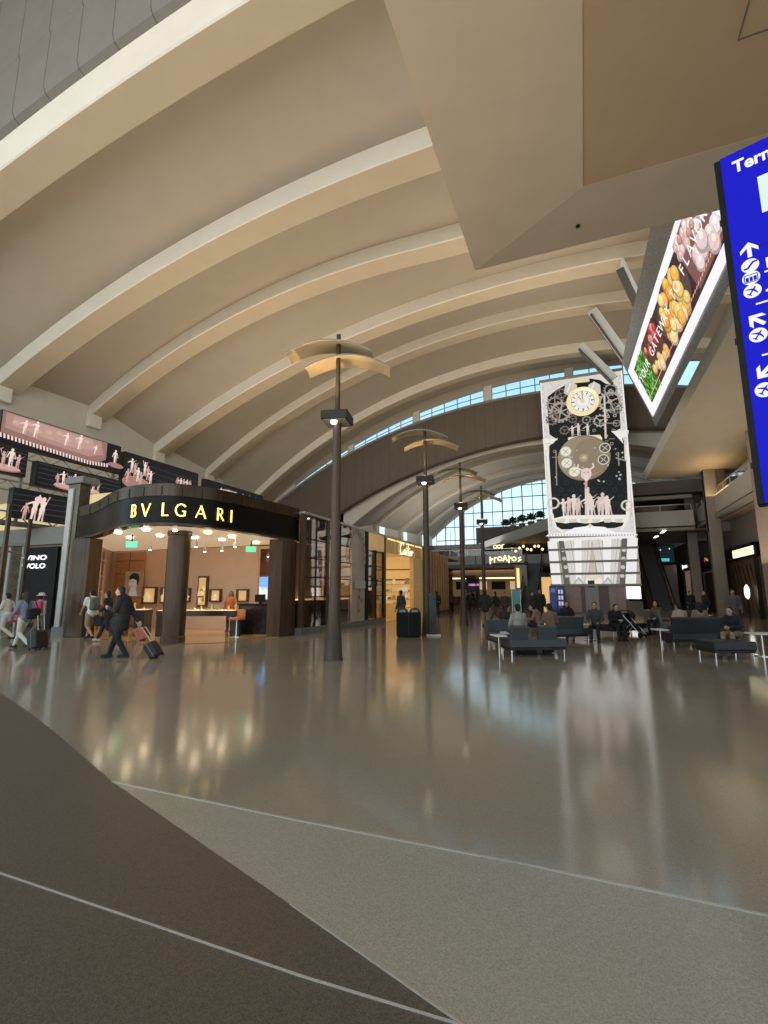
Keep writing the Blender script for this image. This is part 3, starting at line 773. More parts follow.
# interior shell
M_INT = mat('shop_wall_cream', (.66, .49, .37), .6, vary=.03, scale=2)
M_WOOD = mat('panel_wood', (.50, .28, .14), .45, vary=.15, scale=3, stretch=(1, 1, 6))
mb = MB(); mb.box(-22.9, -13.5, 18.2, 18.35, 0, 3.76); mb.build('back_wall', M_INT, shop, world=True)
mb = MB(); mb.bar((-18.62, 13.75, 1.88), (-22.9, 18.3, 1.88), .12, 3.76); mb.build('side_wall', M_INT, shop, world=True)
mb = MB(); mb.box(-15.0, -11.2, 19.6, 19.75, 0, 3.76); mb.box(-11.2, -11.05, 17.15, 19.7, 0, 3.76); mb.build('alcove_wall', mat('rose_wall', (.42, .25, .18), .6, vary=.05), shop, world=True)
mb = MB(); mb.add([(-18.5, 13.6, .012), (-12.9, 12.0, .012), (-11.3, 13.6, .012), (-11.2, 19.6, .012), (-15, 19.6, .012), (-15, 18.2, .012), (-22.9, 18.2, .012)], [list(range(7))])
mb.build('shop_floor', mat('honey_marble', (.42, .27, .14), .16, vary=.12, scale=1.5), shop, world=True)
mb = MB(); mb.box(-18.56, -18.5, 13.62, 13.68, .05, 3.6); mb.build('light_strip', M_GLOW_WARM, shop, world=True)
# wood panel with its joints
a = on(117, 551, 1, 18.1); b = on(145, 552, 1, 18.1)
wp = None
mb = MB(); mb.box(a.x, b.x, 18.1, 18.2, .05, 3.7); wp = mb.build('wood_panel', M_WOOD, shop, world=True)
jn = MB()
for z in (.9, 1.75, 2.6, 3.25): jn.box(a.x, b.x, 18.09, 18.1, z, z+.02)
jn.box((a.x+b.x)/2-.01, (a.x+b.x)/2+.01, 18.09, 18.1, .05, 3.7); jn.build('joint', M_DARK, wp, world=True)
# framed portrait hanging in front of the panel
pc = on(133, 583, 1, 18.0)
t = thing('portrait_picture', 'portrait picture of a dark-haired face on the wood panel inside the corner shop', 'picture', (pc.x, 18.0, 1.4))
mb = MB(); mb.box(pc.x-.62, pc.x+.62, 18.03, 18.09, 1.45, 2.75); mb.build('frame', M_WOOD, t, world=True)
mb = MB(); cv = Canvas(mb, (pc.x, 18.02, 2.05), (1, 0, 0), (0, 0, 1), (0, -1, 0))
cv.rect(-.58, .58, -.56, .66, (.45, .25, .13)); cv.poly([(-.30, -.55), (.34, -.55), (.20, -.1), (.02, .02), (-.16, -.2)], (.72, .68, .62))
cv.disc(.0, .12, .27, (.80, .62, .50), .33); cv.poly([(-.24, .12), (-.33, .0), (-.23, -.02)], (.78, .60, .48))
cv.poly([(-.30, .28), (-.26, .46), (.0, .60), (.3, .54), (.42, .34), (.36, .02), (.26, .0), (.22, .22), (.0, .30), (-.18, .26)], (.03, .025, .02))
cv.line([(-.20, .14), (-.08, .17)], .03, (.05, .03, .02)); cv.line([(-.02, .16), (.08, .14)], .03, (.05, .03, .02)); cv.line([(-.14, -.08), (.0, -.09)], .03, (.5, .2, .17))
mb.build('picture', mat_painted('print', .4, emit=.35), t, world=True)
# lit niches with jewellery busts
M_FR = mat('niche_frame', (.12, .07, .035), .4, vary=.2)
def niche(px0, px1, py0, py1, label, busts, tall=False):
    a = on(px0, py1, 1, 18.15); b = on(px1, py0, 1, 18.15)
    x0, x1, z0, z1 = a.x, b.x, a.z, b.z
    t = thing('display_niche', label, 'display case', ((x0+x1)/2, 18.1, z0), 0, 'lit wall niches in the corner shop')
    mb = MB(); w = .07
    mb.box(x0, x1, 18.05, 18.19, z0, z0+w); mb.box(x0, x1, 18.05, 18.19, z1-w, z1); mb.box(x0, x0+w, 18.05, 18.19, z0+w, z1-w); mb.box(x1-w, x1, 18.05, 18.19, z0+w, z1-w)
    mb.build('frame', M_FR, t, world=True)
    mb = MB(); mb.box(x0+w, x1-w, 18.15, 18.19, z0+w, z1-w); mb.build('lit_back', mat('niche_glow', (.6, .4, .2), .5, emit=(.75, .48, .22), estr=.55), t, world=True)
    for f in busts:
        x = x0+(x1-x0)*f; h = min(.62, z1-z0-.3)
        mb = MB(); mb.lathe([(.03, 0), (.17, .02), (.15, .3*h), (.19, .5*h), (.13, .72*h), (.06, .8*h), (.055, h), (.02, h)], (0, 0), 14, Matrix.Translation((x, 18.08, z0+w)) @ Matrix.Scale(.5, 4, (0, 1, 0)))
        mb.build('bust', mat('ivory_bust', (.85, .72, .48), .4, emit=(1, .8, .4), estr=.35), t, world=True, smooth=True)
niche(142.5, 157.5, 587, 603.5, 'square lit niche with gold bust on the shop back wall, leftmost niche', [.35])
niche(161, 169, 587, 603.5, 'lit niche with bust partly hidden by left edge of the round pillar', [.5])
niche(183, 191, 588, 602, 'lit niche showing just right of the round pillar', [.6])
niche(210, 222, 589, 602, 'square lit niche between the tall gold panel and the shop assistant', [.5])
niche(237, 249, 589, 602, 'pale lit niche to the right of the shop assistant', [])
a = on(196.5, 607, 1, 18.1); b = on(208, 576, 1, 18.1)
t = thing('gold_art_panel', 'tall gold patterned wall panel in dark frame inside the corner shop', 'wall panel', ((a.x+b.x)/2, 18.1, a.z))
mb = MB(); mb.box(a.x, b.x, 18.08, 18.2, a.z, b.z); mb.build('frame', M_FR, t, world=True)
mb = MB(); cv = Canvas(mb, (a.x, 18.075, a.z), (1, 0, 0), (0, 0, 1), (0, -1, 0)); W = b.x-a.x; Hh = b.z-a.z
cv.rect(.08, W-.08, .1, Hh-.08, (.80, .50, .20))
for k in range(16): cv.disc(.15+rnd.random()*(W-.3), .2+rnd.random()*(Hh-.4), .06+.08*rnd.random(), rnd.choice([(1, .78, .4), (.55, .22, .08), (.9, .6, .3)]), n=8)
cv.rect(.08, W-.08, Hh*.30, Hh*.36, (.25, .12, .05))
mb.build('picture', mat_painted('print_glow', .4, emit=.8), t, world=True)
# blue poster and shelf niche in the alcove
a = on(255, 599, 1, 19.55); b = on(270, 577, 1, 19.55)
t = thing('blue_poster', 'bright blue lit poster of towers in the shop alcove', 'poster', ((a.x+b.x)/2, 19.5, a.z))
mb = MB(); mb.box(a.x-.05, b.x+.05, 19.54, 19.6, a.z-.05, b.z+.05); mb.build('frame', M_WHITE, t, world=True)
mb = MB(); cv = Canvas(mb, (a.x, 19.53, a.z), (1, 0, 0), (0, 0, 1), (0, -1, 0)); W = b.x-a.x; Hh = b.z-a.z
cv.rect(0, W, 0, Hh, (.40, .62, 1.0)); cv.rect(0, W, Hh*.55, Hh, (.20, .42, .95)); cv.poly([(0, 0), (W, 0), (W, Hh*.3), (W*.7, Hh*.5), (W*.55, Hh*.35), (W*.3, Hh*.6), (W*.15, Hh*.3), (0, Hh*.35)], (.85, .80, .72))
mb.build('picture', M_LEDB, t, world=True)
a = on(274, 600, 1, 19.5); b = on(281, 576, 1, 19.5)
t = thing('wall_vitrine', 'narrow lit wall vitrine right of the blue poster', 'display case', ((a.x+b.x)/2, 19.45, a.z))
mb = MB(); mb.box(a.x, b.x, 19.4, 19.6, a.z, b.z); mb.build('case', M_FR, t, world=True)
mb = MB(); mb.box(a.x+.06, b.x-.06, 19.38, 19.4, a.z+.06, b.z-.06); mb.build('lit_back', MATS['niche_glow'], t, world=True)
# display tables
M_TBL = mat('espresso_lacquer', (.022, .014, .010), .25, vary=.25)
def display_table(label, c, L, D, H, rz, n_items, legs=True):
    t = thing('display_table', label, 'display table', (c.x, c.y, .012), rz, 'jewellery display tables')
    mb = MB(); mb.box(-L/2, L/2, -D/2, D/2, H-.22, H-.02); mb.build('case', M_TBL, t, bevel=.01)
    mb = MB(); mb.box(-L/2+.04, L/2-.04, -D/2+.04, D/2-.04, H-.018, H); mb.build('lit_top', mat('lit_velvet', (.8, .66, .42), .5, emit=(1, .78, .42), estr=.6), t)
    for x in (-L/2+.2, L/2-.2):
        mb = MB(); mb.box(x-.2, x+.2, -D/2+.04, D/2-.04, 0, H-.22); mb.build('pedestal', M_TBL, t, bevel=.008)
    for k in range(n_items):
        x = -L/2+.25+(L-.5)*k/max(1, n_items-1)
        mb = MB(); h = .10+.08*(k % 3); mb.lathe([(.09, 0), (.09, .015), (.03, .03), (.04, h*.7), (.015, h), (0, h)], (x, (.12 if k % 2 else -.1)), 10); mb.build('jewellery_stand', mat('gold_item', (.85, .6, .25), .3, metal=.6, vary=.2), t).location = (0, 0, H)
    return t
display_table('long dark display table with lit jewellery top right of the round pillar', Vector((-14.0, 15.4, 0)), 3.2, .8, .98, R(25), 9)
display_table('dark display table with lit top left of the round pillar', Vector((-16.75, 14.55, 0)), 1.3, .8, 1.0, R(25), 4)
c = fl(264, 634)
t = thing('sales_counter', 'tall black sales counter near the square pillar of the corner shop', 'counter', (c.x-.2, c.y-.1, .012), R(10))
mb = MB(); mb.box(-.75, .75, -.35, .35, 0, 1.15); mb.build('body', M_TBL, t, bevel=.015)
mb = MB(); mb.box(-.8, .8, -.4, .4, 1.15, 1.2); mb.build('worktop', M_BLACK, t, bevel=.01)
mb = MB(); mb.box(-.2, .25, -.05, 0, 1.28, 1.58); mb.box(-.03, .06, 0, .05, 1.2, 1.4); mb.build('monitor', M_BLACK, t)
c = fl(236, 637)
t = thing('swivel_stool', 'tan leather swivel stool in front of the long display table', 'stool', (c.x, c.y, .012))
mb = MB(); mb.lathe([(.22, 0), (.22, .02), (.04, .05), (.03, .5), (.03, .62), (0, .62)], (0, 0), 16); mb.build('pedestal', M_CHROME, t, smooth=True)
mb = MB(); mb.box(-.24, .24, -.22, .22, .62, .72); mb.build('seat', mat('tan_leather', (.50, .17, .06), .45), t, bevel=.03)
mb = MB(); mb.box(-.24, .24, .17, .23, .72, 1.0); mb.build('backrest', MATS['tan_leather'], t, bevel=.025)
# small green exit lights and track spots on the shop ceiling
for i, (px, py, lab) in enumerate(((132, 542, 'small green exit light near the left side of the corner shop'), (251, 547, 'small green exit light near the right side of the corner shop'))):
    p = fl(px, py, 3.5)
    t = thing('exit_light', lab, 'exit sign', (p.x, p.y, 3.4), YAW)
    mb = MB(); mb.box(-.2, .2, -.02, .02, -.1, .12); mb.build('panel', mat('green_glow', (.1, .6, .3), .5, emit=(.12, .75, .36), estr=1.0), t)
    mb = MB(); mb.box(-.02, .02, -.015, .015, .12, .36); mb.build('hanger', M_DARK, t)
first = None
for i, (px, py) in enumerate(((150, 548), (205, 550), (222, 549), (253, 553), (268, 555), (279, 553), (196, 545), (235, 545))):
    p = fl(px, py, 3.45)
    if first is None:
        first = thing('track_spotlight', 'small track spotlight on the corner shop ceiling', 'spotlight', p, 0, 'track spotlights on the corner shop ceiling')
        mb = MB(); mb.tube([(0, 0, .28), (0, 0, .1)], .015, 6); mb.build('stem', M_WHITE, first)
        mb = MB(); mb.lathe([(.03, .12), (.05, .1), (.08, -.08), (.0, -.06)], (0, 0), 10); mb.build('can', M_WHITE, first, smooth=True)
        mb = MB(); mb.ball((0, 0, -.07), .06, .06, .03, 8, 6); mb.build('bulb', M_GLOW_SPOT, first)
    else: dup(first, p)

# ---------------------------------------------------------------- the long glass shop row to the right of it
row = thing('glass_storefront', 'long glass and gold storefront with glowing cursive Cartier sign', 'storefront', (-10.6, 27, 0))
FX = -10.62
mb = MB(); mb.box(FX-.25, FX+.06, 17.2, 26.3, 0, .26); mb.build('plinth', M_GRAN, row, world=True, bevel=.01)
def pane(y0, y1, z0, z1, x=FX): 
    mb = MB(); mb.box(x-.02, x, y0, y1, z0, z1); return mb.build('glass_pane', M_SHOPGLASS, row, world=True)
def post(y0, y1, z0=.26, z1=4.93, m=None, d=.12):
    mb = MB(); mb.box(FX-d, FX+.05, y0, y1, z0, z1); return mb.build('pilaster', m or M_BROWN, row, world=True, bevel=.01)
pane(17.45, 19.3, .26, 4.9); pane(19.5, 21.8, .26, 4.9); pane(23.85, 26.1, .26, 4.9)
post(17.2, 17.45); post(19.3, 19.5); post(23.45, 23.85, m=M_BLACK); post(26.1, 26.35)
# cap rail and reflective top panels
mb = MB(); mb.box(FX-.3, FX+.08, 17.2, 33.4, 4.9, 5.0); mb.build('cap_rail', M_STEEL, row, world=True)
for y0, y1 in ((17.45, 19.3), (19.5, 21.8)):
    mb = MB(); mb.box(FX-.06, FX-.03, y0, y1, 3.9, 4.9); mb.build('mirror_panel', mat('smoked_mirror', (.34, .30, .26), .08, metal=.9, vary=.15), row, world=True)
# thin glazing bars
mb = MB()
for y0, y1 in ((17.45, 19.3), (19.5, 21.8), (23.85, 26.1)):
    for z in (1.5, 2.3, 3.1, 3.9): mb.box(FX-.03, FX+.02, y0, y1, z-.02, z+.02)
    ym = (y0+y1)/2; mb.box(FX-.03, FX+.02, ym-.03, ym+.03, .26, 4.9)
mb.build('glazing_bars', M_BLACK, row, world=True)
# stone panel with brooch pattern
mb = MB(); mb.box(FX-.1, FX+.03, 21.85, 23.4, .26, 4.9); sp = mb.build('poster_panel', mat('poster_stone', (.50, .42, .33), .45, vary=.08), row, world=True)
mb = MB(); cv = Canvas(mb, (FX+.032, 21.85, .26), (0, 1, 0), (0, 0, 1), (1, 0, 0))
for k in range(26):
    a = R(200-k*9); cv.disc(.15+.95*math.cos(a)*.9+.35, 3.3+1.2*math.sin(a), .10, (.30, .17, .10) if k % 2 else (.48, .34, .22), n=9)
cv.rect(.15, 1.4, 1.62, 2.0, (.52, .50, .46)); cv.text('...', .4, 1.75, .3, (.3, .28, .25))
for k in range(7): cv.disc(.6+.3*(k % 2), .5+.17*k, .11, rnd.choice([(.35, .10, .06), (.22, .12, .07), (.5, .35, .2)]), n=9)
mb.build('poster_print', mat_painted('poster_print', .35), sp, world=True)
# window display behind the glass: dark base, lit shelf, copper back
mb = MB(); mb.box(FX-1.0, FX-.12, 17.5, 21.8, .26, 1.35); mb.build('display_base', mat('walnut_base', (.055, .03, .018), .3, vary=.25), row, world=True)
mb = MB(); mb.box(FX-1.0, FX-.1, 17.5, 21.8, 1.35, 1.41); mb.build('display_shelf', M_GLOW_GOLD, row, world=True)
mb = MB(); mb.box(FX-1.2, FX-1.1, 17.3, 21.9, 1.4, 3.9); mb.build('display_back', mat('copper_back_glow', (.42, .22, .11), .5, vary=.2, emit=(.85, .42, .18), estr=.9), row, world=True)  # emission imitates a warmly lit display interior; the panel is no lamp
for k in range(4):
    mb = MB(); mb.lathe([(.1, 0), (.1, .03), (.03, .06), (.04, .35), (.10, .45), (.05, .6), (0, .6)], (FX-.55, 18.0+k*1.0), 12); mb.build('display_stand', MATS['ivory_bust'], row, world=True, smooth=True).location.z += 1.41
mb = MB(); mb.box(FX-.6, FX-.5, 23.9, 26.1, .26, 4.9); mb.build('display_back', mat('dim_wine_wall', (.13, .085, .07), .4, vary=.3, scale=2), row, world=True)
mb = MB(); mb.box(FX-.48, FX-.3, 24.6, 25.9, 2.05, 2.3); mb.build('display_shelf', M_WHITE, row, world=True)
# gold header with ribs and the cursive sign
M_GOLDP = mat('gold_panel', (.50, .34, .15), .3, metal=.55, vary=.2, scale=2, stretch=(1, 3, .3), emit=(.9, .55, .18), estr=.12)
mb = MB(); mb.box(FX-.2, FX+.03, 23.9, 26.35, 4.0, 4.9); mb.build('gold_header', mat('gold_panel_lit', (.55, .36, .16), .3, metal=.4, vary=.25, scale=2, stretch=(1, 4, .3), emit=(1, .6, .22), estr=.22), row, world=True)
mb = MB(); mb.box(FX-.2, FX+.05, 26.35, 33.4, 4.0, 4.9); hd = mb.build('gold_header', M_GOLDP, row, world=True)
for y in (26.4, 27.9, 29.6, 31.5, 33.2):
    mb = MB(); mb.box(FX+.05, FX+.10, y-.05, y+.05, 4.0, 4.92); mb.build('header_rib', M_GOLDP, row, world=True)
mb = MB(); mb.box(FX+.055, FX+.075, 26.5, 33.1, 4.78, 4.86); mb.build('light_strip', M_GLOW_GOLD, row, world=True)
CU = [  # cursive strokes in unit height (x across)
 [(.62, .80), (.50, .98), (.28, .95), (.10, .65), (.06, .32), (.20, .06), (.42, .06), (.60, .22)],
 [(.95, .42), (.80, .46), (.66, .30), (.70, .10), (.84, .10), (.96, .42), (.94, .12), (1.06, .10)],
 [(1.06, .10), (1.14, .44), (1.20, .36), (1.32, .42)],
 [(1.46, .95), (1.40, .20), (1.46, .07), (1.60, .12)], [(1.24, .62), (1.72, .66)],
 [(1.66, .44), (1.64, .12), (1.74, .08)], [(1.68, .60), (1.70, .64)],
 [(1.78, .26), (1.94, .32), (1.96, .46), (1.84, .44), (1.78, .22), (1.88, .07), (2.04, .16)],
 [(2.06, .10), (2.12, .44), (2.20, .36), (2.34, .44)]]
mb = MB(); cv = Canvas(mb, (FX+.11, 28.55, 4.02), (0, 1.08, 0), (0, 0, .80), (1, 0, 0), .002)
for st in CU: cv.line(st, .085, (1, .86, .55))
mb.build('cursive_sign', mat_painted('sign_glow_c', .5, emit=2.2), row, world=True)
# entrance, jamb and golden interior
mb = MB(); mb.box(FX-.25, FX+.02, 31.4, 33.4, 0, 4.0); mb.build('gold_jamb', mat('gold_jamb', (.60, .42, .20), .35, metal=.3, vary=.15, emit=(1, .62, .25), estr=.10), row, world=True)
mb = MB(); mb.box(FX-7, FX-6.8, 22, 34, 0, 4.3); mb.build('interior_wall', mat('golden_wall_glow', (.80, .56, .26), .5, emit=(1, .66, .26), estr=.30, vary=.06), row, world=True)  # wall glows slightly in place of shop light falling on it
for y_ in (33.4, 23.4):
    mb = MB(); mb.box(FX-7, FX-.6, y_, y_+.2, 0, 4.3); mb.build('interior_side', MATS['golden_wall_glow'], row, world=True)
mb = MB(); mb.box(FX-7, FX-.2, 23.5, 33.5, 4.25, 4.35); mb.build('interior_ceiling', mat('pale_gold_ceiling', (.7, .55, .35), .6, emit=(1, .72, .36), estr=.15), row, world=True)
mb = MB(); mb.box(FX-7, FX, 26.4, 33.4, .004, .014); mb.build('interior_floor', mat('amber_marble', (.62, .42, .2), .15, vary=.1), row, world=True)
mb = MB(); mb.box(FX-6.8, FX-.7, 33.3, 33.4, 3.30, 3.36); mb.box(FX-6.8, FX-.7, 33.28, 33.4, 2.55, 2.64); mb.build('cornice', M_BROWN, row, world=True)
sh = MB()
for z in (.6, 1.15, 1.7, 2.25): sh.box(FX-6.8, FX-.7, 33.0, 33.4, z, z+.05)
sh.build('shelf', M_GOLDP, row, world=True)
gd = MB()
for k in range(70):
    y = FX-6+rnd.random()*5.2; z = rnd.choice((.65, 1.2, 1.75, 2.3)); h = .12+.3*rnd.random(); gd.col = rnd.choice([(.9, .8, .6), (.5, .25, .1), (.8, .55, .2), (.3, .12, .05), (1, .9, .7)])
    gd.box(y, y+.08+.15*rnd.random(), 33.08, 33.25, z, z+h)
gdo = gd.build('shelf_goods', mat_painted('goods_glow', .4, emit=.55), row, world=True); gdo['kind'] = 'stuff'
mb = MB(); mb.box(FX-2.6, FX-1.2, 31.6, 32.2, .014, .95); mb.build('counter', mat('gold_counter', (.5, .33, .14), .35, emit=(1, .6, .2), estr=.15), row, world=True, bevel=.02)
# darker bronze-ribbed shop beyond
t2 = thing('bronze_shopfront', 'bronze ribbed shopfront beyond the cursive gold sign', 'storefront', (-10.6, 36, 0))
mb = MB(); mb.box(FX-.3, FX, 33.6, 40.5, 0, 4.75); mb.build('wall', mat('bronze_wall', (.20, .12, .065), .3, metal=.4, vary=.3, scale=2, stretch=(1, 5, .3)), t2, world=True)
for k in range(10):
    mb = MB(); y = 34+k*.7; mb.box(FX, FX+.08, y, y+.16, .3, 4.7); mb.build('rib', mat('copper_rib', (.42, .24, .10), .3, metal=.5, vary=.2, emit=(1, .5, .18), estr=.02), t2, world=True)
mb = MB(); mb.box(FX-12, FX-.3, 33.6, 46, 4.6, 4.7); mb.build('roof', M_CONCD, t2, world=True)
# flat roof over the shops
mb = MB(); mb.box(-22.9, -11.6, 18.3, 33.5, 4.75, 4.85); mb.build('roof_slab', M_CONCD, row, world=True)
mb = MB(); mb.add([(p.x, p.y, 4.98) for p in offs(PLAN, -.25)]+[(-11.4, 18.4, 4.98), (-22.9, 18.4, 4.98)], [list(range(len(PLAN)+2))]); mb.build('roof', M_CONCD, shop, world=True)

# ---------------------------------------------------------------- wine shop and glass on the far left
t = thing('steel_post', 'tall steel clad post with a pale strip left of the corner shop', 'post', (-19.5, 13.9, 0))
mb = MB(); mb.box(-20.05, -19.35, 13.7, 14.2, 0, 6.2); mb.build('cladding', mat('mirror_steel', (.14, .11, .082), .25, metal=.7, vary=.2), t, world=True, bevel=.02)
mb = MB(); mb.box(-19.95, -19.66, 13.64, 13.7, .3, 6.0); mb.build('pale_strip', mat('pale_strip', (.50, .485, .45), .3, vary=.05), t, world=True)
mb = MB(); mb.box(-20.2, -19.1, 13.6, 14.4, 6.2, 6.5); mb.build('cap', mat('grey_cap', (.20, .18, .16), .4), t, world=True, bevel=.04)
mb = MB(); mb.box(-20.12, -19.28, 13.66, 14.25, 0, .3); mb.build('base', M_GRAN, t, world=True)
mb = MB(); mb.box(-19.35, -18.55, 13.75, 13.95, 0, 5.2); mb.build('brown_panel', M_BROWN, t, world=True)
WY = 15.6
wv = thing('wine_shop_front', 'wine shop front with white VINO VOLO letters on black panel', 'storefront', (-25, WY, 0))
a = on(25, 548, 1, WY); b = on(50.5, 618, 1, WY)
mb = MB(); mb.box(a.x, b.x, WY, WY+.15, 0.02, a.z); bp_ = mb.build('black_panel', M_BLACK, wv, world=True)
pxm = (50.5-25)/(b.x-a.x)
mb = MB(); cv = Canvas(mb, (b.x, WY-.02, 0), (1, 0, 0), (0, 0, 1), (0, -1, 0))
zl = on(35, 560, 1, WY).z-.14; zl2 = on(35, 568.5, 1, WY).z-.12
for s_, l, r_, yt, yb in (('VINO', 25.2, 47.7, 554.8, 560.6), ('VOLO', 24.6, 46.2, 563, 568.9)):
    u = on(l, yb, 1, WY); v_ = on(r_, yt, 1, WY); cv.text_fit(s_, u.x-b.x, v_.x-b.x, u.z, v_.z, (1, 1, .98), .035)
mb.build('lettering', MATS['sign_glow'], wv, world=True)
mb = MB(); mb.box(-33.5, -20.1, WY-.15, WY+.2, 3.95, 4.75); mb.build('fascia', mat('grey_fascia', (.27, .25, .22), .5, vary=.06), wv, world=True)
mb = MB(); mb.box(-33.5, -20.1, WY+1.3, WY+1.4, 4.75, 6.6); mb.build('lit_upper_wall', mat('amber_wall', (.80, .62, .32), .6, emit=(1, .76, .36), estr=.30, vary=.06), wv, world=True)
mb = MB(); mb.box(-33.5, -20.1, WY-.1, WY+1.4, 4.73, 4.8); mb.build('ledge', M_CONC, wv, world=True)
mb = MB(); mb.box(-33.5, -23.2, WY+3.5, WY+3.6, 0, 4); mb.build('back_wall', mat('wine_back', (.40, .30, .24), .6, vary=.1), wv, world=True)
for x0, x1 in ((-33.5, a.x-1.2), (a.x-1.0, a.x-.1)):
    mb = MB(); mb.box(x0, x1, WY, WY+.03, .05, 3.95); mb.build('glass_pane', M_SHOPGLASS, wv, world=True)
for x in (a.x-1.1, a.x-.05):
    mb = MB(); mb.box(x-.08, x+.08, WY-.05, WY+.08, 0, 3.95); mb.build('mullion', [M_WHITE, M_STEEL][0 if x < a.x-.5 else 1], wv, world=True)
# freestanding glass fin with a dark post in front of the wine shop
pf = fl(17, 632)
t = thing('glass_partition', 'glass partition with dark bronze posts in front of the wine shop', 'partition', (pf.x, pf.y, 0))
p2 = fl(-7, 640); 
for q in (pf, p2):
    mb = MB(); mb.box(q.x-.06, q.x+.06, q.y-.06, q.y+.06, 0, 4.9); mb.build('post', M_BROWN, t, world=True)
mb = MB(); mb.face((p2.x, p2.y, .05), (pf.x, pf.y, .05), (pf.x, pf.y, 4.3), (p2.x, p2.y, 4.3)); mb.build('glass_pane', M_CLEAR, t, world=True)
mb = MB(); mb.bar((p2.x, p2.y, 3.2), (pf.x, pf.y, 3.2), .05); mb.build('rail', M_STEEL, t, world=True)
# merchandise shelves between the black panel and the steel post, and left of it
def shelf_unit(label, x0, x1, y, h, cols, seed):
    r = random.Random(seed)
    t = thing('merchandise_shelf', label, 'shelf unit', ((x0+x1)/2, y, 0), 0, 'shop shelves on the far left')
    mb = MB(); mb.box(x0, x1, y+.4, y+.45, 0, h); mb.build('back_panel', mat('shelf_grey', (.45, .40, .36), .5), t, world=True)
    for k in range(5):
        z = .25+k*(h-.5)/4.3; mb = MB(); mb.box(x0, x1, y, y+.4, z, z+.04); mb.build('shelf', M_WHITE, t, world=True)
        mb = MB(); n = int((x1-x0)/.16)
        for i in range(n):
            mb.col = r.choice(cols); xx = x0+.04+i*(x1-x0-.08)/n; mb.box(xx, xx+.11, y+.08, y+.3, z+.04, z+.04+.16+.25*r.random())
        o = mb.build('goods', mat_painted('goods', .5, vary=.1), t, world=True); o['kind'] = 'stuff'
shelf_unit('shelf of white and red packets between the black wine panel and the steel post', b.x+.15, -20.75, WY+.25, 3.6, [(.7, .68, .65), (.5, .06, .05), (.75, .7, .6), (.2, .18, .17), (.6, .55, .5)], 3)
shelf_unit('shelf with red and cream goods behind glass on the far left', -31.5, a.x-1.3, WY+1.6, 3.2, [(.55, .10, .05), (.75, .6, .45), (.6, .3, .15), (.8, .75, .7)], 5)
# ---------------------------------------------------------------- stepped LED screens on trusses, upper left
LX = -24.0
PINK = (.62, .37, .32); PINK2 = (.38, .20, .17); PALE = (.88, .68, .61); INK = (.006, .006, .009)
def led(label, y0, y1, z0, z1, paint):
    t = thing('led_screen', label, 'screen', (LX, (y0+y1)/2, z0), 0, 'stepped LED screens above the shops')
    mb = MB(); mb.box(LX-.35, LX, y0-.04, y1+.04, z0-.04, z1+.04); mb.build('casing', M_DARK, t, world=True)
    mb = MB(); cv = Canvas(mb, (LX+.01, y0, z0), (0, 1, 0), (0, 0, 1), (1, 0, 0), .0015)
    W, H = y1-y0, z1-z0
    cv.rect(0, W, 0, H, INK); paint(cv, W, H)
    mb.build('picture', M_LED, t, world=True)
def dish(cv, x, y, rx, ry, teeth=True):
    cv.disc(x, y-.10*ry*2, rx, PINK2, ry, 30); cv.disc(x, y, rx*.98, (.68, .44, .39), ry*.9, 30); cv.disc(x, y+.05*ry, rx*.86, (.76, .50, .45), ry*.72, 30)
    if teeth:
        for k in range(int(16*rx)):
            a = R(180+180*(k+.5)/int(16*rx)); cv.line([(x+rx*math.cos(a), y-.1+ry*math.sin(a)), (x+rx*math.cos(a), y-.32+ry*math.sin(a))], .07, PALE)
def p_big(cv, W, H):
    cv.poly([(0, H), (W*.86, H), (W*.86, H*.35), (W*.78, H*.14), (W*.6, H*.08), (W*.3, H*.16), (0, H*.30)], (.30, .165, .14))
    cv.poly([(.15, H*.97), (W*.8, H*.97), (W*.83, H*.5), (W*.7, H*.3), (W*.35, H*.36), (.15, H*.48)], (.44, .26, .225))
    cv.poly([(.5, H*.93), (W*.72, H*.93), (W*.74, H*.6), (W*.6, H*.46), (W*.3, H*.52), (.4, H*.62)], (.52, .32, .275))
    for k in range(9): cv.disc(.6+.5*k, H*(.74+.08*math.sin(k*2.1)), .16, (.60, .40, .34), .10)
    n = 34
    for k in range(n):
        t = k/(n-1); x = W*.86*t; y = H*(.30-.24*t) if t < .75 else H*(.12+.5*(t-.75))
        y = H*(.28-.20*t+.55*max(0, t-.8)); cv.line([(x, y), (x+.02, y-.17)], .085, PALE); 
        cv.line([(x+.07, y-.02), (x+.09, y-.14)], .05, (.10, .05, .05))
    for x, h in ((.9, .7), (1.4, .8), (2.9, .7), (3.6, .8), (4.5, .5)): cv.figure(x, H*.42, h, (.90, .70, .62), .1, 1, (.66, .42, .36))
    cv.figure(W*.93, H*.25, .8, PALE, 0, 0); cv.disc(W*.94, H*.2, .5, PINK2, .14)
def p_group(xs, h, arms=0):
    def f(cv, W, H):
        for k in range(5): cv.line([(W*.02, H*(.15+.2*k)), (W*.98, H*(.1+.2*k))], .03, (.05, .05, .06))
        for cx, rx in xs:
            cv.disc(cx, H*.17, rx, PINK2, .16); cv.disc(cx, H*.21, rx*.95, PINK, .13)
            for k in range(5): cv.figure(cx+(k-2)*rx*.36, H*.2+.05*(k % 2), h*(.9+.2*(k % 2)), PALE if k % 2 else PINK, .05*(k-2), k % 3)
    return f
led('largest LED screen with pink toothed dish, topmost on the far left', 13.0, 19.15, 8.38, 9.86, p_big)
led('small LED screen with pink figures at the left picture edge below the big dish screen', 12.4, 14.25, 7.05, 8.2, p_group([(.85, .8)], .8))
led('long LED screen with two groups of pink figures under the big dish screen', 14.75, 19.35, 6.75, 7.9, p_group([(1.6, .75), (2.65, .7)], .62))
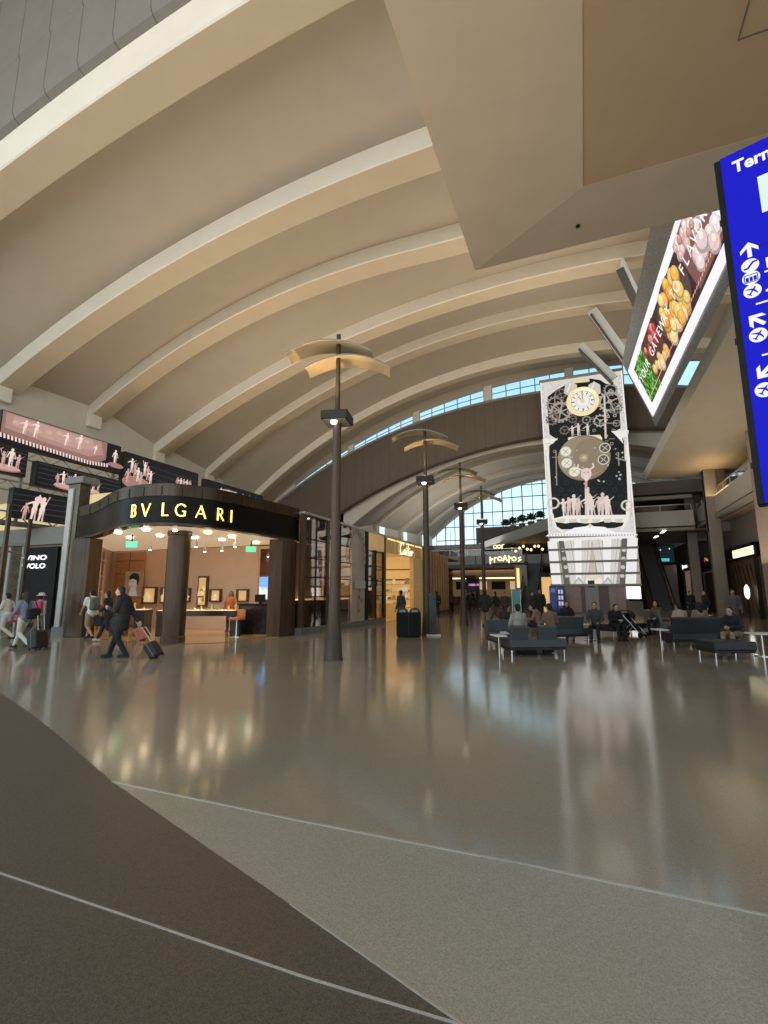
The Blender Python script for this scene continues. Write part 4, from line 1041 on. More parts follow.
def p_close(cv, W, H):
    for k in range(4): cv.line([(0, H*(.2+.2*k)), (W, H*(.25+.2*k))], .03, (.05, .05, .06))
    for x, h, a in ((.9, 1.15, 1), (1.25, 1.2, 2), (.5, .8, 0), (2.9, 1.0, 2), (3.2, .75, 1), (3.5, .6, 0)): cv.figure(x, -.1, h, PALE if a else PINK, .1, a)
    cv.disc(1.1, .95, .16, (.85, .6, .55))
led('lowest LED screen with large pink dancers beside the steel post', 13.9, 17.9, 5.12, 6.42, p_close)
def p_right(cv, W, H):
    for k in range(5): cv.line([(0, H*(.2+.16*k)), (W, H*(.1+.16*k))], .03, (.05, .05, .06))
    cv.disc(.9, H*.25, 1.0, PINK2, .4)
    for k in range(8): cv.figure(.25+.22*k, H*(.2+.1*((k*3) % 4)), .85, PALE if k % 2 else PINK, 0, k % 3)
    cv.disc(4.4, H*.38, .8, PINK, .12)
    for k in range(5): cv.figure(3.9+.26*k, H*.40, .7, PALE if k % 2 else PINK, 0, k % 2)
led('dark LED screen with clusters of pink figures above the gold lettered corner', 19.5, 25.25, 7.45, 9.68, p_right)
def p_far(cv, W, H):
    cv.disc(2.6, H*.5, 1.5, PINK, .35); cv.disc(5.4, H*.45, 1.1, PINK, .3)
    for k in range(6): cv.figure(1.6+.8*k, H*.4, .5, PALE, 0, 0)
led('farthest LED screen with two pink dishes showing over the storefront roof', 26.0, 32.6, 8.2, 9.5, p_far)
# truss frame carrying the screens
t = thing('screen_truss', 'grey steel truss frame carrying the stepped LED screens', 'truss', (LX-.8, 20, 4.8))
def truss_run(name, z, y0, y1):
    mb = MB(); d = .45
    for dz in (0, d): mb.bar((LX-.6, y0, z+dz), (LX-.6, y1, z+dz), .07)
    n = int((y1-y0)/.6)
    for k in range(n):
        a = y0+(y1-y0)*k/n; b = y0+(y1-y0)*(k+1)/n; mb.bar((LX-.6, a, z+(0 if k % 2 else d)), (LX-.6, b, z+(d if k % 2 else 0)), .04)
    return mb.build(name, M_CONC, t, world=True)
truss_run('chord', 8.0, 11.5, 32.6); truss_run('chord', 6.4, 11.5, 26); truss_run('chord', 4.95, 12.0, 21)
for y in (12.4, 14.45, 19.3, 25.6, 32.0):
    mb = MB(); mb.bar((LX-.6, y, 4.8), (LX-.6, y, 9.4), .12); mb.build('upright', M_CONC, t, world=True)
mb = MB(); mb.box(LX-1.2, LX-.3, 11.5, 33, 4.8, 4.95); mb.build('footing', M_CONCD, t, world=True)

# ---------------------------------------------------------------- clock tower
TY = 43.0
def T(px, py):
    p = on(px, py, 1, TY); return (p.x+2.47, p.z)
C1 = lambda x, y: T(540+x/7.314, 365+y/7.314)
C2 = lambda x, y: T(540+x/6.98, 440+y/6.98)
C3 = lambda x, y: T(535+x/6.4, 525+y/6.4)
tw = thing('clock_tower', 'tall white ornate clock tower with dark lit screens of gears and figures', 'clock tower', (.8, 45, 0))
TX0, TX1, TH = -2.47, 4.12, 20.05
mb = MB(); mb.box(TX0, TX1, TY, TY+4.5, 3.2, TH); mb.build('body', mat('tower_grey', (.42, .40, .37), .5), tw, world=True)
mb = MB(); mb.box(TX0-.08, TX1+.08, TY-.12, TY+4.6, TH, TH+.25); mb.build('cap', M_CONC, tw, world=True, bevel=.04)
mb = MB(); cv = Canvas(mb, (TX0, TY-.01, 0), (1, 0, 0), (0, 0, 1), (0, -1, 0), .0006)
CREAM = (.90, .86, .78); CREAM2 = (.72, .66, .54); GOLD = (.80, .70, .42); GOLD2 = (.50, .41, .24); INKT = (.009, .010, .011); IRON = (.33, .29, .25); IRON2 = (.20, .17, .15)
WHT = (.74, .72, .70); LILAC = (.52, .49, .50)
W = TX1-TX0
cv.rect(0, W, T(560, 537)[1], TH, WHT)
for k in range(10):  # carved bands on the border
    z = T(560, 537)[1]+.5+k*1.3; cv.rect(.10, .30, z, z+1.0, (.60, .57, .55)); cv.rect(W-.32, W-.12, z, z+1.0, (.60, .57, .55)); cv.rect(.14, .26, z+.1, z+.9, (.80, .78, .74)); cv.rect(W-.28, W-.16, z+.1, z+.9, (.80, .78, .74))
    for xx in (.2, W-.22): cv.disc(xx, z+1.15, .09, (.58, .52, .42)); cv.disc(xx, z+.5, .05, LILAC)
cv.rect(.02, .10, T(560, 537)[1], TH, (.98, .97, .95)); cv.rect(W-.10, W-.02, T(560, 537)[1], TH, (.98, .97, .95))
# scrolls in the upper corners
cv.ring(*C1(110, 130), .30, .42, CREAM2); cv.ring(*C1(520, 100), .30, .42, CREAM2); cv.line([C1(60, 190), C1(120, 165), C1(170, 130)], .12, CREAM2); cv.line([C1(480, 80), C1(530, 110), C1(575, 140)], .12, CREAM2)
# dark openings, upper and lower
cv.poly([C1(*p) for p in ((55, 235), (120, 185), (185, 150), (240, 118), (360, 100), (440, 112), (480, 138), (560, 165), (580, 300), (590, 465), (540, 490), (610, 500), (620, 640), (620, 695), (60, 695), (62, 600), (125, 545), (70, 510), (58, 380))], INKT)
cv.poly([C2(*p) for p in ((58, 60), (600, 40), (612, 300), (618, 430), (598, 440), (600, 560), (575, 600), (520, 615), (150, 625), (110, 600), (95, 520), (80, 500), (70, 300))], INKT)
# tracery on the lower dark field
for k in range(7):
    for j in range(5): cv.ring(*C2(110+k*75+(j % 2)*37, 300+j*48), .16, .20, (.03, .045, .042), 8)
# frames round the openings
cv.line([C1(*p) for p in ((125, 545), (70, 560), (62, 600), (60, 695))], .14, CREAM2); cv.line([C1(*p) for p in ((530, 490), (600, 500), (620, 560), (625, 695))], .14, CREAM2)
cv.poly([C1(*p) for p in ((20, 545), (130, 540), (95, 575), (60, 590), (45, 620), (30, 620))], CREAM); cv.poly([C1(*p) for p in ((520, 485), (650, 480), (640, 520), (600, 540), (610, 580), (580, 545))], CREAM)
cv.line([C2(52, 60), C2(66, 300), C2(80, 520), C2(110, 610), C2(160, 640)], .20, CREAM); cv.line([C2(606, 40), C2(622, 430), C2(606, 560), C2(570, 625)], .20, CREAM)
# gear trains
for x, y, r, c, n, s in ((110, 290, .75, IRON, 16, 5), (150, 345, .95, (.42, .37, .33), 18, 6), (150, 215, .5, IRON2, 12, 4), (510, 270, .95, (.45, .40, .36), 20, 4), (515, 185, .55, IRON, 14, 0), (440, 410, .55, (.50, .46, .42), 12, 3), (90, 400, .55, IRON2, 12, 4), (555, 320, .5, IRON2, 12, 4), (240, 400, .35, IRON2, 10, 3), (180, 480, .4, IRON2, 10, 3), (560, 430, .3, IRON, 10, 3), (340, 405, .35, (.4, .37, .35), 10, 0)):
    p = C1(x, y); cv.gear(p[0], p[1], r, c, n, s)
for k in range(46):
    p = C1(70+rnd.random()*500, 330+rnd.random()*330)
    if rnd.random() < .5: cv.line([p, (p[0]+rnd.uniform(-.5, .5), p[1]+rnd.uniform(-.12, .12))], .05, rnd.choice([IRON, IRON2, (.45, .42, .40)]))
    else: cv.ring(p[0], p[1], .08, .14, rnd.choice([IRON, IRON2, (.5, .46, .42)]), 10)
cv.line([C1(470, 230), C1(480, 540)], .14, CREAM2); cv.line([C1(430, 430), C1(560, 430)], .08, IRON)
# shoulders above the dial
for sgn, px in ((-1, 225), (1, 395)):
    cv.poly([C1(px-50, 210), C1(px-40, 150), C1(px, 125), C1(px+45, 150), C1(px+50, 210), C1(px, 240)], (.66, .62, .57)); cv.line([C1(px-25, 200), C1(px, 140)], .1, CREAM); cv.line([C1(px+10, 205), C1(px+20, 145)], .1, CREAM2)
cv.poly([C1(235, 110), C1(360, 98), C1(362, 128), C1(238, 140)], GOLD)
# white figures and stage
for x, h in ((240, .9), (285, 1.1), (352, 1.05)): cv.figure(*C1(x, 522), h, (.78, .66, .60), 0, 1)
cv.poly([C1(*p) for p in ((205, 535), (300, 520), (440, 515), (455, 540), (450, 580), (330, 595), (210, 600))], GOLD); cv.poly([C1(*p) for p in ((205, 575), (280, 570), (300, 585), (380, 575), (450, 562), (450, 582), (330, 600), (210, 603))], GOLD2); cv.line([C1(210, 548), C1(450, 535)], .10, (.95, .90, .70))
for k in range(12): cv.line([C1(225+k*18, 570-k*1.2), C1(227+k*18, 555-k*1.2)], .05, GOLD2)
cv.poly([C1(295, 590), C1(370, 585), C1(365, 612), C1(300, 614)], CREAM2)
# brown moon disc
p = C2(305, 128); cv.disc(p[0], p[1], 2.05, (.25, .20, .13), 1.95, 40); cv.disc(p[0]-.1, p[1]+.05, 1.9, (.33, .27, .18), 1.8, 40); cv.disc(p[0]+.5, p[1]+.1, 1.35, (.28, .22, .15), 1.5, 30); cv.disc(p[0], p[1], .35, (.42, .34, .2)); cv.disc(p[0]+.02, p[1]+.02, .16, (.62, .52, .33))
for x, y, lit in ((180, 85, 1), (187, 165, 1), (240, 225, 1), (452, 60, 0), (442, 140, 0)):
    q = C2(x, y); cv.disc(q[0], q[1], .42, (.86, .82, .70) if lit else (.10, .09, .08)); cv.ring(q[0], q[1], .36, .44, (.72, .66, .50))
    cv.line([(q[0]-.2, q[1]-.2), (q[0]+.2, q[1]+.2)], .06, GOLD2 if lit else (.6, .55, .4)); cv.line([(q[0]-.2, q[1]+.2), (q[0]+.2, q[1]-.2)], .06, GOLD2 if lit else (.6, .55, .4))
for k in range(26):
    q = C2(90+rnd.random()*500, 60+rnd.random()*260); cv.disc(q[0], q[1], .06+.05*rnd.random(), (.42, .44, .44), n=8)
cv.line([C2(112, 80), C2(118, 320)], .09, IRON); cv.line([C2(85, 125), C2(150, 125)], .06, IRON); cv.line([C2(530, 130), C2(600, 150)], .12, IRON); cv.line([C2(545, 90), C2(550, 180)], .1, IRON)
# column with horned head
cv.line([C2(330, 540), C2(328, 340)], .34, CREAM2); cv.line([C2(322, 340), C2(322, 290)], .2, PINK)
q = C2(322, 240); cv.disc(q[0], q[1], .42, (.80, .64, .58), .5); cv.disc(q[0], q[1]-.35, .2, (.84, .70, .64), .26)
cv.line([(q[0]-.25, q[1]+.3), (q[0]-.62, q[1]+.55), (q[0]-.55, q[1]+.85)], .12, PALE); cv.line([(q[0]+.25, q[1]+.3), (q[0]+.62, q[1]+.55), (q[0]+.55, q[1]+.85)], .12, PALE)
cv.disc(q[0]-.15, q[1]+.1, .05, (.2, .12, .1)); cv.disc(q[0]+.15, q[1]+.1, .05, (.2, .12, .1))
# dancers on the cream ledge
for x, h, a, l in ((175, 1.5, 1, -.05), (205, 1.6, 0, .02), (245, 1.85, 1, 0), (268, 1.5, 0, .08), (345, 1.9, 1, .05), (372, 1.7, 1, -.05), (420, 1.6, 0, 0), (447, 1.95, 0, 0), (470, 1.65, 1, .05), (490, 1.7, 1, -.1)): cv.figure(*C2(x, 535), h, (.84, .70, .64) if a else (.72, .57, .51), l, a)
cv.ring(*C2(95, 445), .35, .5, (.7, .62, .5)); cv.ring(*C2(605, 460), .3, .45, (.7, .62, .5))
cv.poly([C2(*p) for p in ((100, 550), (180, 530), (600, 525), (605, 550), (590, 580), (500, 575), (480, 560), (400, 580), (310, 585), (240, 575), (180, 585), (110, 575))], CREAM); 
for k in range(6): cv.poly([C2(120+k*80, 555), C2(180+k*80, 553), C2(172+k*80, 578), C2(130+k*80, 580)], CREAM2)
# white pediment at the foot of the picture
cv.poly([C2(*p) for p in ((60, 660), (170, 650), (240, 615), (320, 605), (345, 595), (375, 605), (450, 610), (520, 645), (660, 650), (680, 668), (40, 675))], (.97, .96, .98)); cv.poly([C2(335, 600), C2(345, 585), C2(368, 600), C2(350, 618)], GOLD)
for k in range(30): q = C2(70+k*20, 664); cv.rect(q[0]-.05, q[0]+.05, q[1]-.08, q[1]+.08, LILAC)
mb.build('upper_screen', mat_painted('tower_screen', .4, emit=.92, vary=.05), tw, world=True)
# dial on its own
dc = C1(312, 275)
md = MB(); M = Matrix.Translation((TX0+dc[0], TY-1.0*.25, dc[1])) @ Matrix.Rotation(R(90), 4, 'X')
md.lathe([(0, 0), (1.28, 0), (1.30, .06), (1.22, .14), (1.05, .12), (.96, .05)], (0, 0), 40, M)
dial = md.build('clock_rim', mat('gold_rim', (.75, .64, .36), .35, metal=.4, vary=.15, emit=(.85, .72, .42), estr=.7), tw, world=True, smooth=True)
mb = MB(); cv = Canvas(mb, (TX0+dc[0], TY-.32, dc[1]), (1, 0, 0), (0, 0, 1), (0, -1, 0), .006)
cv.disc(0, 0, .98, (.93, .91, .86), n=36); cv.ring(0, 0, .90, .94, GOLD2, 30)
for k in range(12):
    a = R(90-30*k); cv.line([(.66*math.cos(a), .66*math.sin(a)), (.86*math.cos(a), .86*math.sin(a))], .075 if k % 3 else .11, (.18, .16, .14))
cv.ring(0, 0, .52, .55, LILAC, 30)
face = mb.build('clock_face', MATS['tower_screen'], dial, world=True)
mb = MB(); cv = Canvas(mb, (TX0+dc[0], TY-.38, dc[1]), (1, 0, 0), (0, 0, 1), (0, -1, 0), .006)
cv.poly([(-.05, -.15), (.05, -.15), (.06, .70), (0, .82), (-.04, .70)], GOLD2); cv.poly([(.05, -.08), (-.04, -.10), (-.36, .44), (-.34, .52), (-.27, .48)], GOLD2); cv.disc(0, 0, .16, GOLD)
mb.build('clock_hands', MATS['tower_screen'], dial, world=True)
# lower picture with white slanting columns
mb = MB(); cv = Canvas(mb, (TX0, TY-.01, 0), (1, 0, 0), (0, 0, 1), (0, -1, 0), .001)
z0, z1 = C3(300, 382)[1], C3(300, 72)[1]
cv.rect(0, W+.03, z0, z1, (.42, .38, .32)); cv.rect(.35, W-.35, z0, C3(300, 105)[1], (.40, .36, .30)); cv.rect(.1, W-.08, C3(300, 104)[1], z1-.05, (.96, .95, .93))
def vbar(x0, x1, w, col): cv.poly([(C3(x0-w/2, 108)[0], C3(0, 108)[1]), (C3(x0+w/2, 108)[0], C3(0, 108)[1]), (C3(x1+w/2, 382)[0], z0), (C3(x1-w/2, 382)[0], z0)], col)
vbar(110, 140, 60, (.95, .93, .90)); vbar(625, 612, 70, (.95, .93, .90)); vbar(170, 205, 36, (.12, .12, .12)); vbar(575, 560, 36, (.12, .12, .12))
for k in range(4): cv.disc(*C3(178+k*9, 160+k*55), .16, (.6, .57, .53)); cv.disc(*C3(570-k*4, 160+k*55), .16, (.6, .57, .53))
for s0, s1 in ((215, 262), (335, 305), (395, 445), (520, 488)): vbar(s0, s1, 62, WHT); vbar(s0-8, s1-8, 6, CREAM2); vbar(s0+12, s1+12, 5, LILAC)
for s0, s1 in ((265, 278), (285, 282), (450, 460), (475, 464)): vbar(s0, s1, 30, (.97, .95, .92))
for x in (280, 466):
    cv.poly([C3(x-38, 378), C3(x, 330), C3(x+38, 378)], (.45, .50, .45)); cv.poly([C3(x-26, 380), C3(x, 348), C3(x+26, 380)], WHT)
cv.poly([C3(345, 378), C3(360, 110), C3(372, 110), C3(395, 378)], (.62, .54, .40)); cv.disc(*C3(376, 360), .62, (.93, .88, .74), .42); cv.disc(*C3(376, 330), .4, (.82, .75, .60), .3)
mb.build('lower_screen', mat_painted('tower_screen_low', .4, emit=.88, vary=.05), tw, world=True)
for y in (72, 155, 235, 312, 385):
    z = C3(300, y)[1]; mb = MB(); mb.box(TX0-.06, TX1+.08, TY-.20, TY-.03, z-.09, z+.09); mb.build('rail', mat('rail_taupe', (.30, .27, .23), .4), tw, world=True)
# base
mb = MB(); mb.box(TX0+.9, TX1-.9, TY+.15, TY+4.4, 0, 3.2); mb.build('base', mat('base_brown', (.12, .085, .075), .35, vary=.15), tw, world=True)
M_COLW = mat('lit_column', (.9, .9, .9), .5, emit=(1, .97, .98), estr=1.15)
zc = C3(300, 385)[1]
for x0, x1 in ((.05, .92), (W-1.05, W+.0)):
    for k in range(4):
        mb = MB(); a = TX0+x0+(x1-x0)*k/4; mb.box(a+.02, a+(x1-x0)/4-.02, TY-.02, TY+.3, 1.2 if x0 > 1 else 1.9, zc-.12); mb.build('lit_column', M_COLW, tw, world=True)
    mb = MB(); mb.box(TX0+x0-.03, TX0+x1+.05, TY-.1, TY+.3, 0, 1.0); mb.build('foot', M_CONCD, tw, world=True)
for x0, x1 in ((.95, 2.35), (4.2, 5.6)):
    mb = MB(); mb.box(TX0+x0+.1, TX0+x1-.1, TY+.08, TY+.16, .1, 2.7); mb.build('door', mat('door_mauve', (.24, .17, .155), .3, metal=.3, vary=.1), tw, world=True, bevel=.01)
mb = MB(); mb.box(TX0+2.55, TX0+3.55, TY-.0, TY+.16, .1, 2.9); mb.build('centre_panel', mat('panel_mauve', (.34, .28, .28), .35, vary=.08), tw, world=True)
mb = MB(); mb.box(TX0+2.8, TX0+3.3, TY-.06, TY, 2.1, 2.65); mb.build('blue_plaque', mat('navy_plaque', (.02, .03, .10), .4), tw, world=True)
# two blue information kiosks at the tower's foot
for i, (px, lab) in enumerate(((553.5, 'navy information kiosk at the left foot of the clock tower, farther left of two'), (561, 'navy and white information kiosk nearer the clock tower door'))):
    c = on(px, 600, 1, 40.5)
    t = thing('information_kiosk', lab, 'kiosk', (c.x, 40.5, 0))
    mb = MB(); mb.box(-.27, .27, -.06, .06, .1, 2.2); mb.build('case', mat('navy_case', (.025, .03, .09), .4), t, bevel=.02)
    mb = MB(); mb.box(-.32, .32, -.2, .2, 0, .1); mb.build('foot', M_DARK, t)
    mb = MB(); cv = Canvas(mb, (-.22, -.065, .5), (1, 0, 0), (0, 0, 1), (0, -1, 0)); cv.rect(0, .44, 0, 1.6, (.03, .04, .14))
    if i: 
        for k in range(3): cv.rect(.05, .19, .2+.45*k, .5+.45*k, (.45, .5, .6)); cv.rect(.25, .39, .2+.45*k, .5+.45*k, (.45, .5, .6))
    else:
        cv.rect(.06, .38, 1.2, 1.5, (.10, .13, .35))
    mb.build('screen', M_LED, t)

# ---------------------------------------------------------------- hanging LED billboard of food
t_ = 24.0
D = ray(535, 665).normalized(); eye = Vector((0, 0, EYE))
b1 = eye+ray(653, 417)*t_; r2 = ray(628, 371); b2 = eye+r2*((b1.dot(D)-eye.dot(D))/r2.dot(D))
Uv = -D; Vv = (b2-b1); Hb = Vv.length; Vv = Vv.normalized(); Nv = Uv.cross(Vv).normalized()
if Nv.dot(eye-b1) < 0: Nv = -Nv
Lb = 14.0
bb = thing('led_billboard', 'tilted hanging LED billboard of fruit and vegetables in silver frame', 'billboard', b1)
Q = lambda u, v, n=0: b1+Uv*u+Vv*v+Nv*n
mb = MB()
fr = [Q(-.30, -.40, -.03), Q(Lb, -.50, -.03), Q(Lb, Hb+1.75, -.03), Q(-.25, Hb+.72, -.03)]; bk = [Q(.5, 1.2, -.9), Q(Lb, 1.2, -.9), Q(Lb, Hb+.2, -.9), Q(.5, Hb+.2, -.9)]
mb.add(fr+bk, [(0, 1, 2, 3), (7, 6, 5, 4), (0, 4, 5, 1), (1, 5, 6, 2), (2, 6, 7, 3), (3, 7, 4, 0)])
m = mat('perforated_silver', (.30, .31, .31), .4, metal=.5, vary=.05); nt = m.node_tree; bs = nt.nodes['Principled BSDF']
vo = nt.nodes.new('ShaderNodeTexVoronoi'); vo.inputs['Scale'].default_value = 16; tc = nt.nodes.new('ShaderNodeTexCoord'); nt.links.new(tc.outputs['Object'], vo.inputs['Vector'])
rp = nt.nodes.new('ShaderNodeValToRGB'); rp.color_ramp.elements[0].color = (.15, .155, .155, 1); rp.color_ramp.elements[1].color = (.27, .275, .275, 1); rp.color_ramp.elements[0].position = .2; rp.color_ramp.elements[1].position = .5
nt.links.new(vo.outputs['Distance'], rp.inputs['Fac']); nt.links.new(rp.outputs['Color'], bs.inputs['Base Color'])
mb.build('casing', m, bb, world=True)
mb = MB(); cv = Canvas(mb, Q(0, 0, .01), Uv, Vv, Nv, .0003)
cv.rect(0, Lb, 0, Hb, (.98, .95, .97))
x0, y0_, x1, y1_ = .75, .42, Lb-.1, Hb-.42
hh = y1_-y0_
cv.rect(x0, x1, y0_, y1_, (.05, .03, .03))
rr = random.Random(11)
def blobs(xa, xb, ya, yb, n, r, cols, sq=1.0):
    for k in range(n):
        x = xa+(xb-xa)*rr.random(); y = ya+(yb-ya)*rr.random(); q = r*rr.uniform(.75, 1.2); c = rr.choice(cols)
        cv.disc(x, y, q, tuple(v*.55 for v in c), q*sq, 12); cv.disc(x+q*.12, y+q*.12, q*.84, c, q*.84*sq, 12); cv.disc(x+q*.3, y+q*.3, q*.35, tuple(min(1, v*1.25+.05) for v in c), q*.35*sq, 8)
cv.rect(x0, x0+1.9, y0_, y1_, (.03, .10, .02))
for k in range(130):
    x = x0+.05+rr.random()*1.75; y = y0_+.05+rr.random()*(hh-.1); a = rr.random()*6.3; l = .12+.16*rr.random(); c = rr.choice([(.10, .32, .04), (.18, .48, .07), (.30, .60, .13), (.06, .20, .03)])
    cv.poly([(x-l*math.cos(a), y-l*math.sin(a)), (x+.06*math.sin(a), y-.06*math.cos(a)), (x+l*math.cos(a), y+l*math.sin(a)), (x-.06*math.sin(a), y+.06*math.cos(a))], c)
cv.rect(x0+1.9, x0+4.0, y0_, y1_, (.10, .04, .02))
blobs(x0+2.0, x0+3.9, y0_+.15, y0_+hh*.42, 11, .24, [(.85, .55, .22), (.80, .42, .12), (.85, .70, .35)]); blobs(x0+2.0, x0+3.9, y0_+hh*.60, y1_-.15, 20, .19, [(.55, .05, .06), (.70, .12, .10), (.40, .03, .05), (.75, .30, .25)])
cv.disc(x0+5.9, y0_+hh*.5, 1.75, (.09, .06, .05), hh*.50, 30); cv.ring(x0+5.9, y0_+hh*.5, 1.0, 1.0, (.2, .2, .2))
blobs(x0+4.6, x0+7.1, y0_+.25, y1_-.25, 44, .31, [(.90, .48, .10), (.92, .60, .18), (.85, .36, .06), (.93, .70, .32)])
cv.rect(x0+7.8, x1, y0_, y1_, (.22, .10, .09))
blobs(x0+7.95, x1-.1, y0_+.2, y0_+hh*.42, 26, .33, [(.86, .70, .68), (.80, .62, .60), (.90, .78, .76)]); blobs(x0+7.95, x1-.1, y0_+hh*.55, y1_-.15, 60, .20, [(.74, .48, .44), (.82, .62, .58), (.62, .30, .27), (.88, .74, .70)])
for k in range(60): xx = x0+.8+k*.2; cv.line([(xx, y0_+.06), (xx+.12, y0_+.10)], .05, (.9, .45, .40))
txt = 'YOUR GATEWAY TO FLAVOR'
ss = x0+.75
for ch in txt:
    if ch != ' ': cv.text(ch, ss, y0_+hh*.42, .56, (.98, .96, .92), .012, center=True)
    ss += .455 if ch != ' ' else .36
mb.build('picture', M_LED, bb, world=True)
# hangers up to the roof
for u in (3.0, 9.0):
    p = Q(u, Hb*.7, -.8); mb = MB(); mb.bar(p, (p.x+.3, p.y, 21.6), .12); mb.build('hanger', M_DARK, bb, world=True)

# ---------------------------------------------------------------- blue wayfinding pylon sign
sx, sy = 1.56, 5.27
rz = math.atan2(-.12, .36)
sg = thing('wayfinding_sign', 'tall bright blue wayfinding sign with white arrows and plane icons', 'sign', (sx, sy, 2.45), rz)
SH = 3.58; SW = 2.2
mb = MB(); mb.box(-.06, SW, .03, .20, -.01, SH); mb.build('casing', M_BLACK, sg, bevel=.01)
mb = MB(); cv = Canvas(mb, (0, .025, 0), (1, 0, 0), (0, 0, 1), (0, -1, 0), .002)
BLUE = (.002, .002, .60); W1 = (1, 1, 1)
cv.rect(-.005, SW, 0, SH, BLUE); cv.rect(0, SW, SH-1.10, SH-1.085, (.003, .003, .30))
def icon_xy(px, py):
    """measured place on the face of the sign"""
    n = Vector((-math.sin(rz), math.cos(rz), 0)); o = Vector((sx, sy, 0)); d = ray(px, py); k = (o-Vector((0, 0, EYE))).dot(n)/d.dot(n); p = Vector((0, 0, EYE))+d*k
    return ((p-o).dot(Vector((math.cos(rz), math.sin(rz), 0))), p.z-2.45)
T0, T1 = icon_xy(733, 173), icon_xy(758, 153); Ta = icon_xy(737, 158.5)
cv.text_fit('Terminal', T0[0], T0[0]+(T1[0]-T0[0])*2.65, T0[1], Ta[1], W1, .03)
w0 = icon_xy(757, 176); w1_ = icon_xy(759, 213)
cv.rect(w0[0], 1.5, w1_[1], w0[1], (.80, .98, .90))
def arrow(x, y, s, ang):
    ca, sa = math.cos(R(ang)), math.sin(R(ang)); tr = lambda p: (x+(p[0]*ca-p[1]*sa)*s, y+(p[0]*sa+p[1]*ca)*s)
    cv.poly([tr(p) for p in ((-.11, -.5), (.11, -.5), (.11, .3), (-.11, .3))], W1)
    cv.poly([tr(p) for p in ((0, .52), (-.46, .06), (-.46, -.20), (0, .24), (.46, -.20), (.46, .06))], W1)
def plane_icon(x, y, r, ang=-35):
    cv.disc(x, y, r, W1, n=26); ca, sa = math.cos(R(ang)), math.sin(R(ang)); tr = lambda p: (x+(p[0]*ca-p[1]*sa)*r, y+(p[0]*sa+p[1]*ca)*r)
    cv.poly([tr(p) for p in ((-.09, -.68), (.09, -.68), (.10, .55), (0, .75), (-.10, .55))], BLUE); cv.poly([tr(p) for p in ((-.75, -.16), (-.75, -.02), (0, .36), (.75, -.02), (.75, -.16), (0, .05))], BLUE); cv.poly([tr(p) for p in ((-.3, -.72), (-.3, -.60), (0, -.42), (.3, -.60), (.3, -.72), (0, -.6))], BLUE)
a1 = icon_xy(749, 249); arrow(a1[0], a1[1], .155, 0)
i1 = icon_xy(750, 265); i2 = icon_xy(751, 277.5); i3 = icon_xy(752.5, 291)
cv.disc(i1[0], i1[1], .070, W1); cv.line([(i1[0]-.05, i1[1]-.025), (i1[0]-.02, i1[1]-.025), (i1[0]+.025, i1[1]+.03), (i1[0]+.055, i1[1]+.03)], .018, BLUE)
cv.disc(i2[0], i2[1], .070, W1)
for dx in (-.03, 0, .03): cv.rect(i2[0]+dx-.012, i2[0]+dx+.012, i2[1]-.035, i2[1]+.01, BLUE)
cv.line([(i2[0]-.05, i2[1]-.045), (i2[0]+.05, i2[1]-.045), (i2[0]+.05, i2[1]+.03), (i2[0]-.05, i2[1]+.03), (i2[0]-.05, i2[1]-.045)], .008, BLUE)
plane_icon(i3[0], i3[1], .070)
for ch, py in (('E', 264), ('T', 277), ('<', 292)):
    q = icon_xy(765, py); cv.text(ch, q[0], q[1]-.05, .15, W1, .01)
for py in (305, 352+4):
    q = icon_xy(756 if py < 320 else 762, py); cv.rect(q[0], SW-.1, q[1]-.008, q[1]+.008, W1)
a2 = icon_xy(757, 321); arrow(a2[0], a2[1], .155, 45); q = icon_xy(758.5, 336); plane_icon(q[0], q[1], .070)
a3 = icon_xy(763.5, 373); arrow(a3[0]+.01, a3[1], .155, 135); q = icon_xy(764.5, 391); plane_icon(q[0], q[1], .070)
mb.build('face', mat_painted('sign_blue', .6, emit=.95, vary=.02), sg)
for z in (.35, 1.6, 2.9):
    mb = MB(); mb.box(-.075, -.06, .08, .12, z, z+.05); mb.build('bolt', M_DARK, sg)
mb = MB(); mb.box(SW*.45-.03, SW*.45+.03, .1, .14, SH, 10.72-2.45); mb.build('hanger', M_DARK, sg)
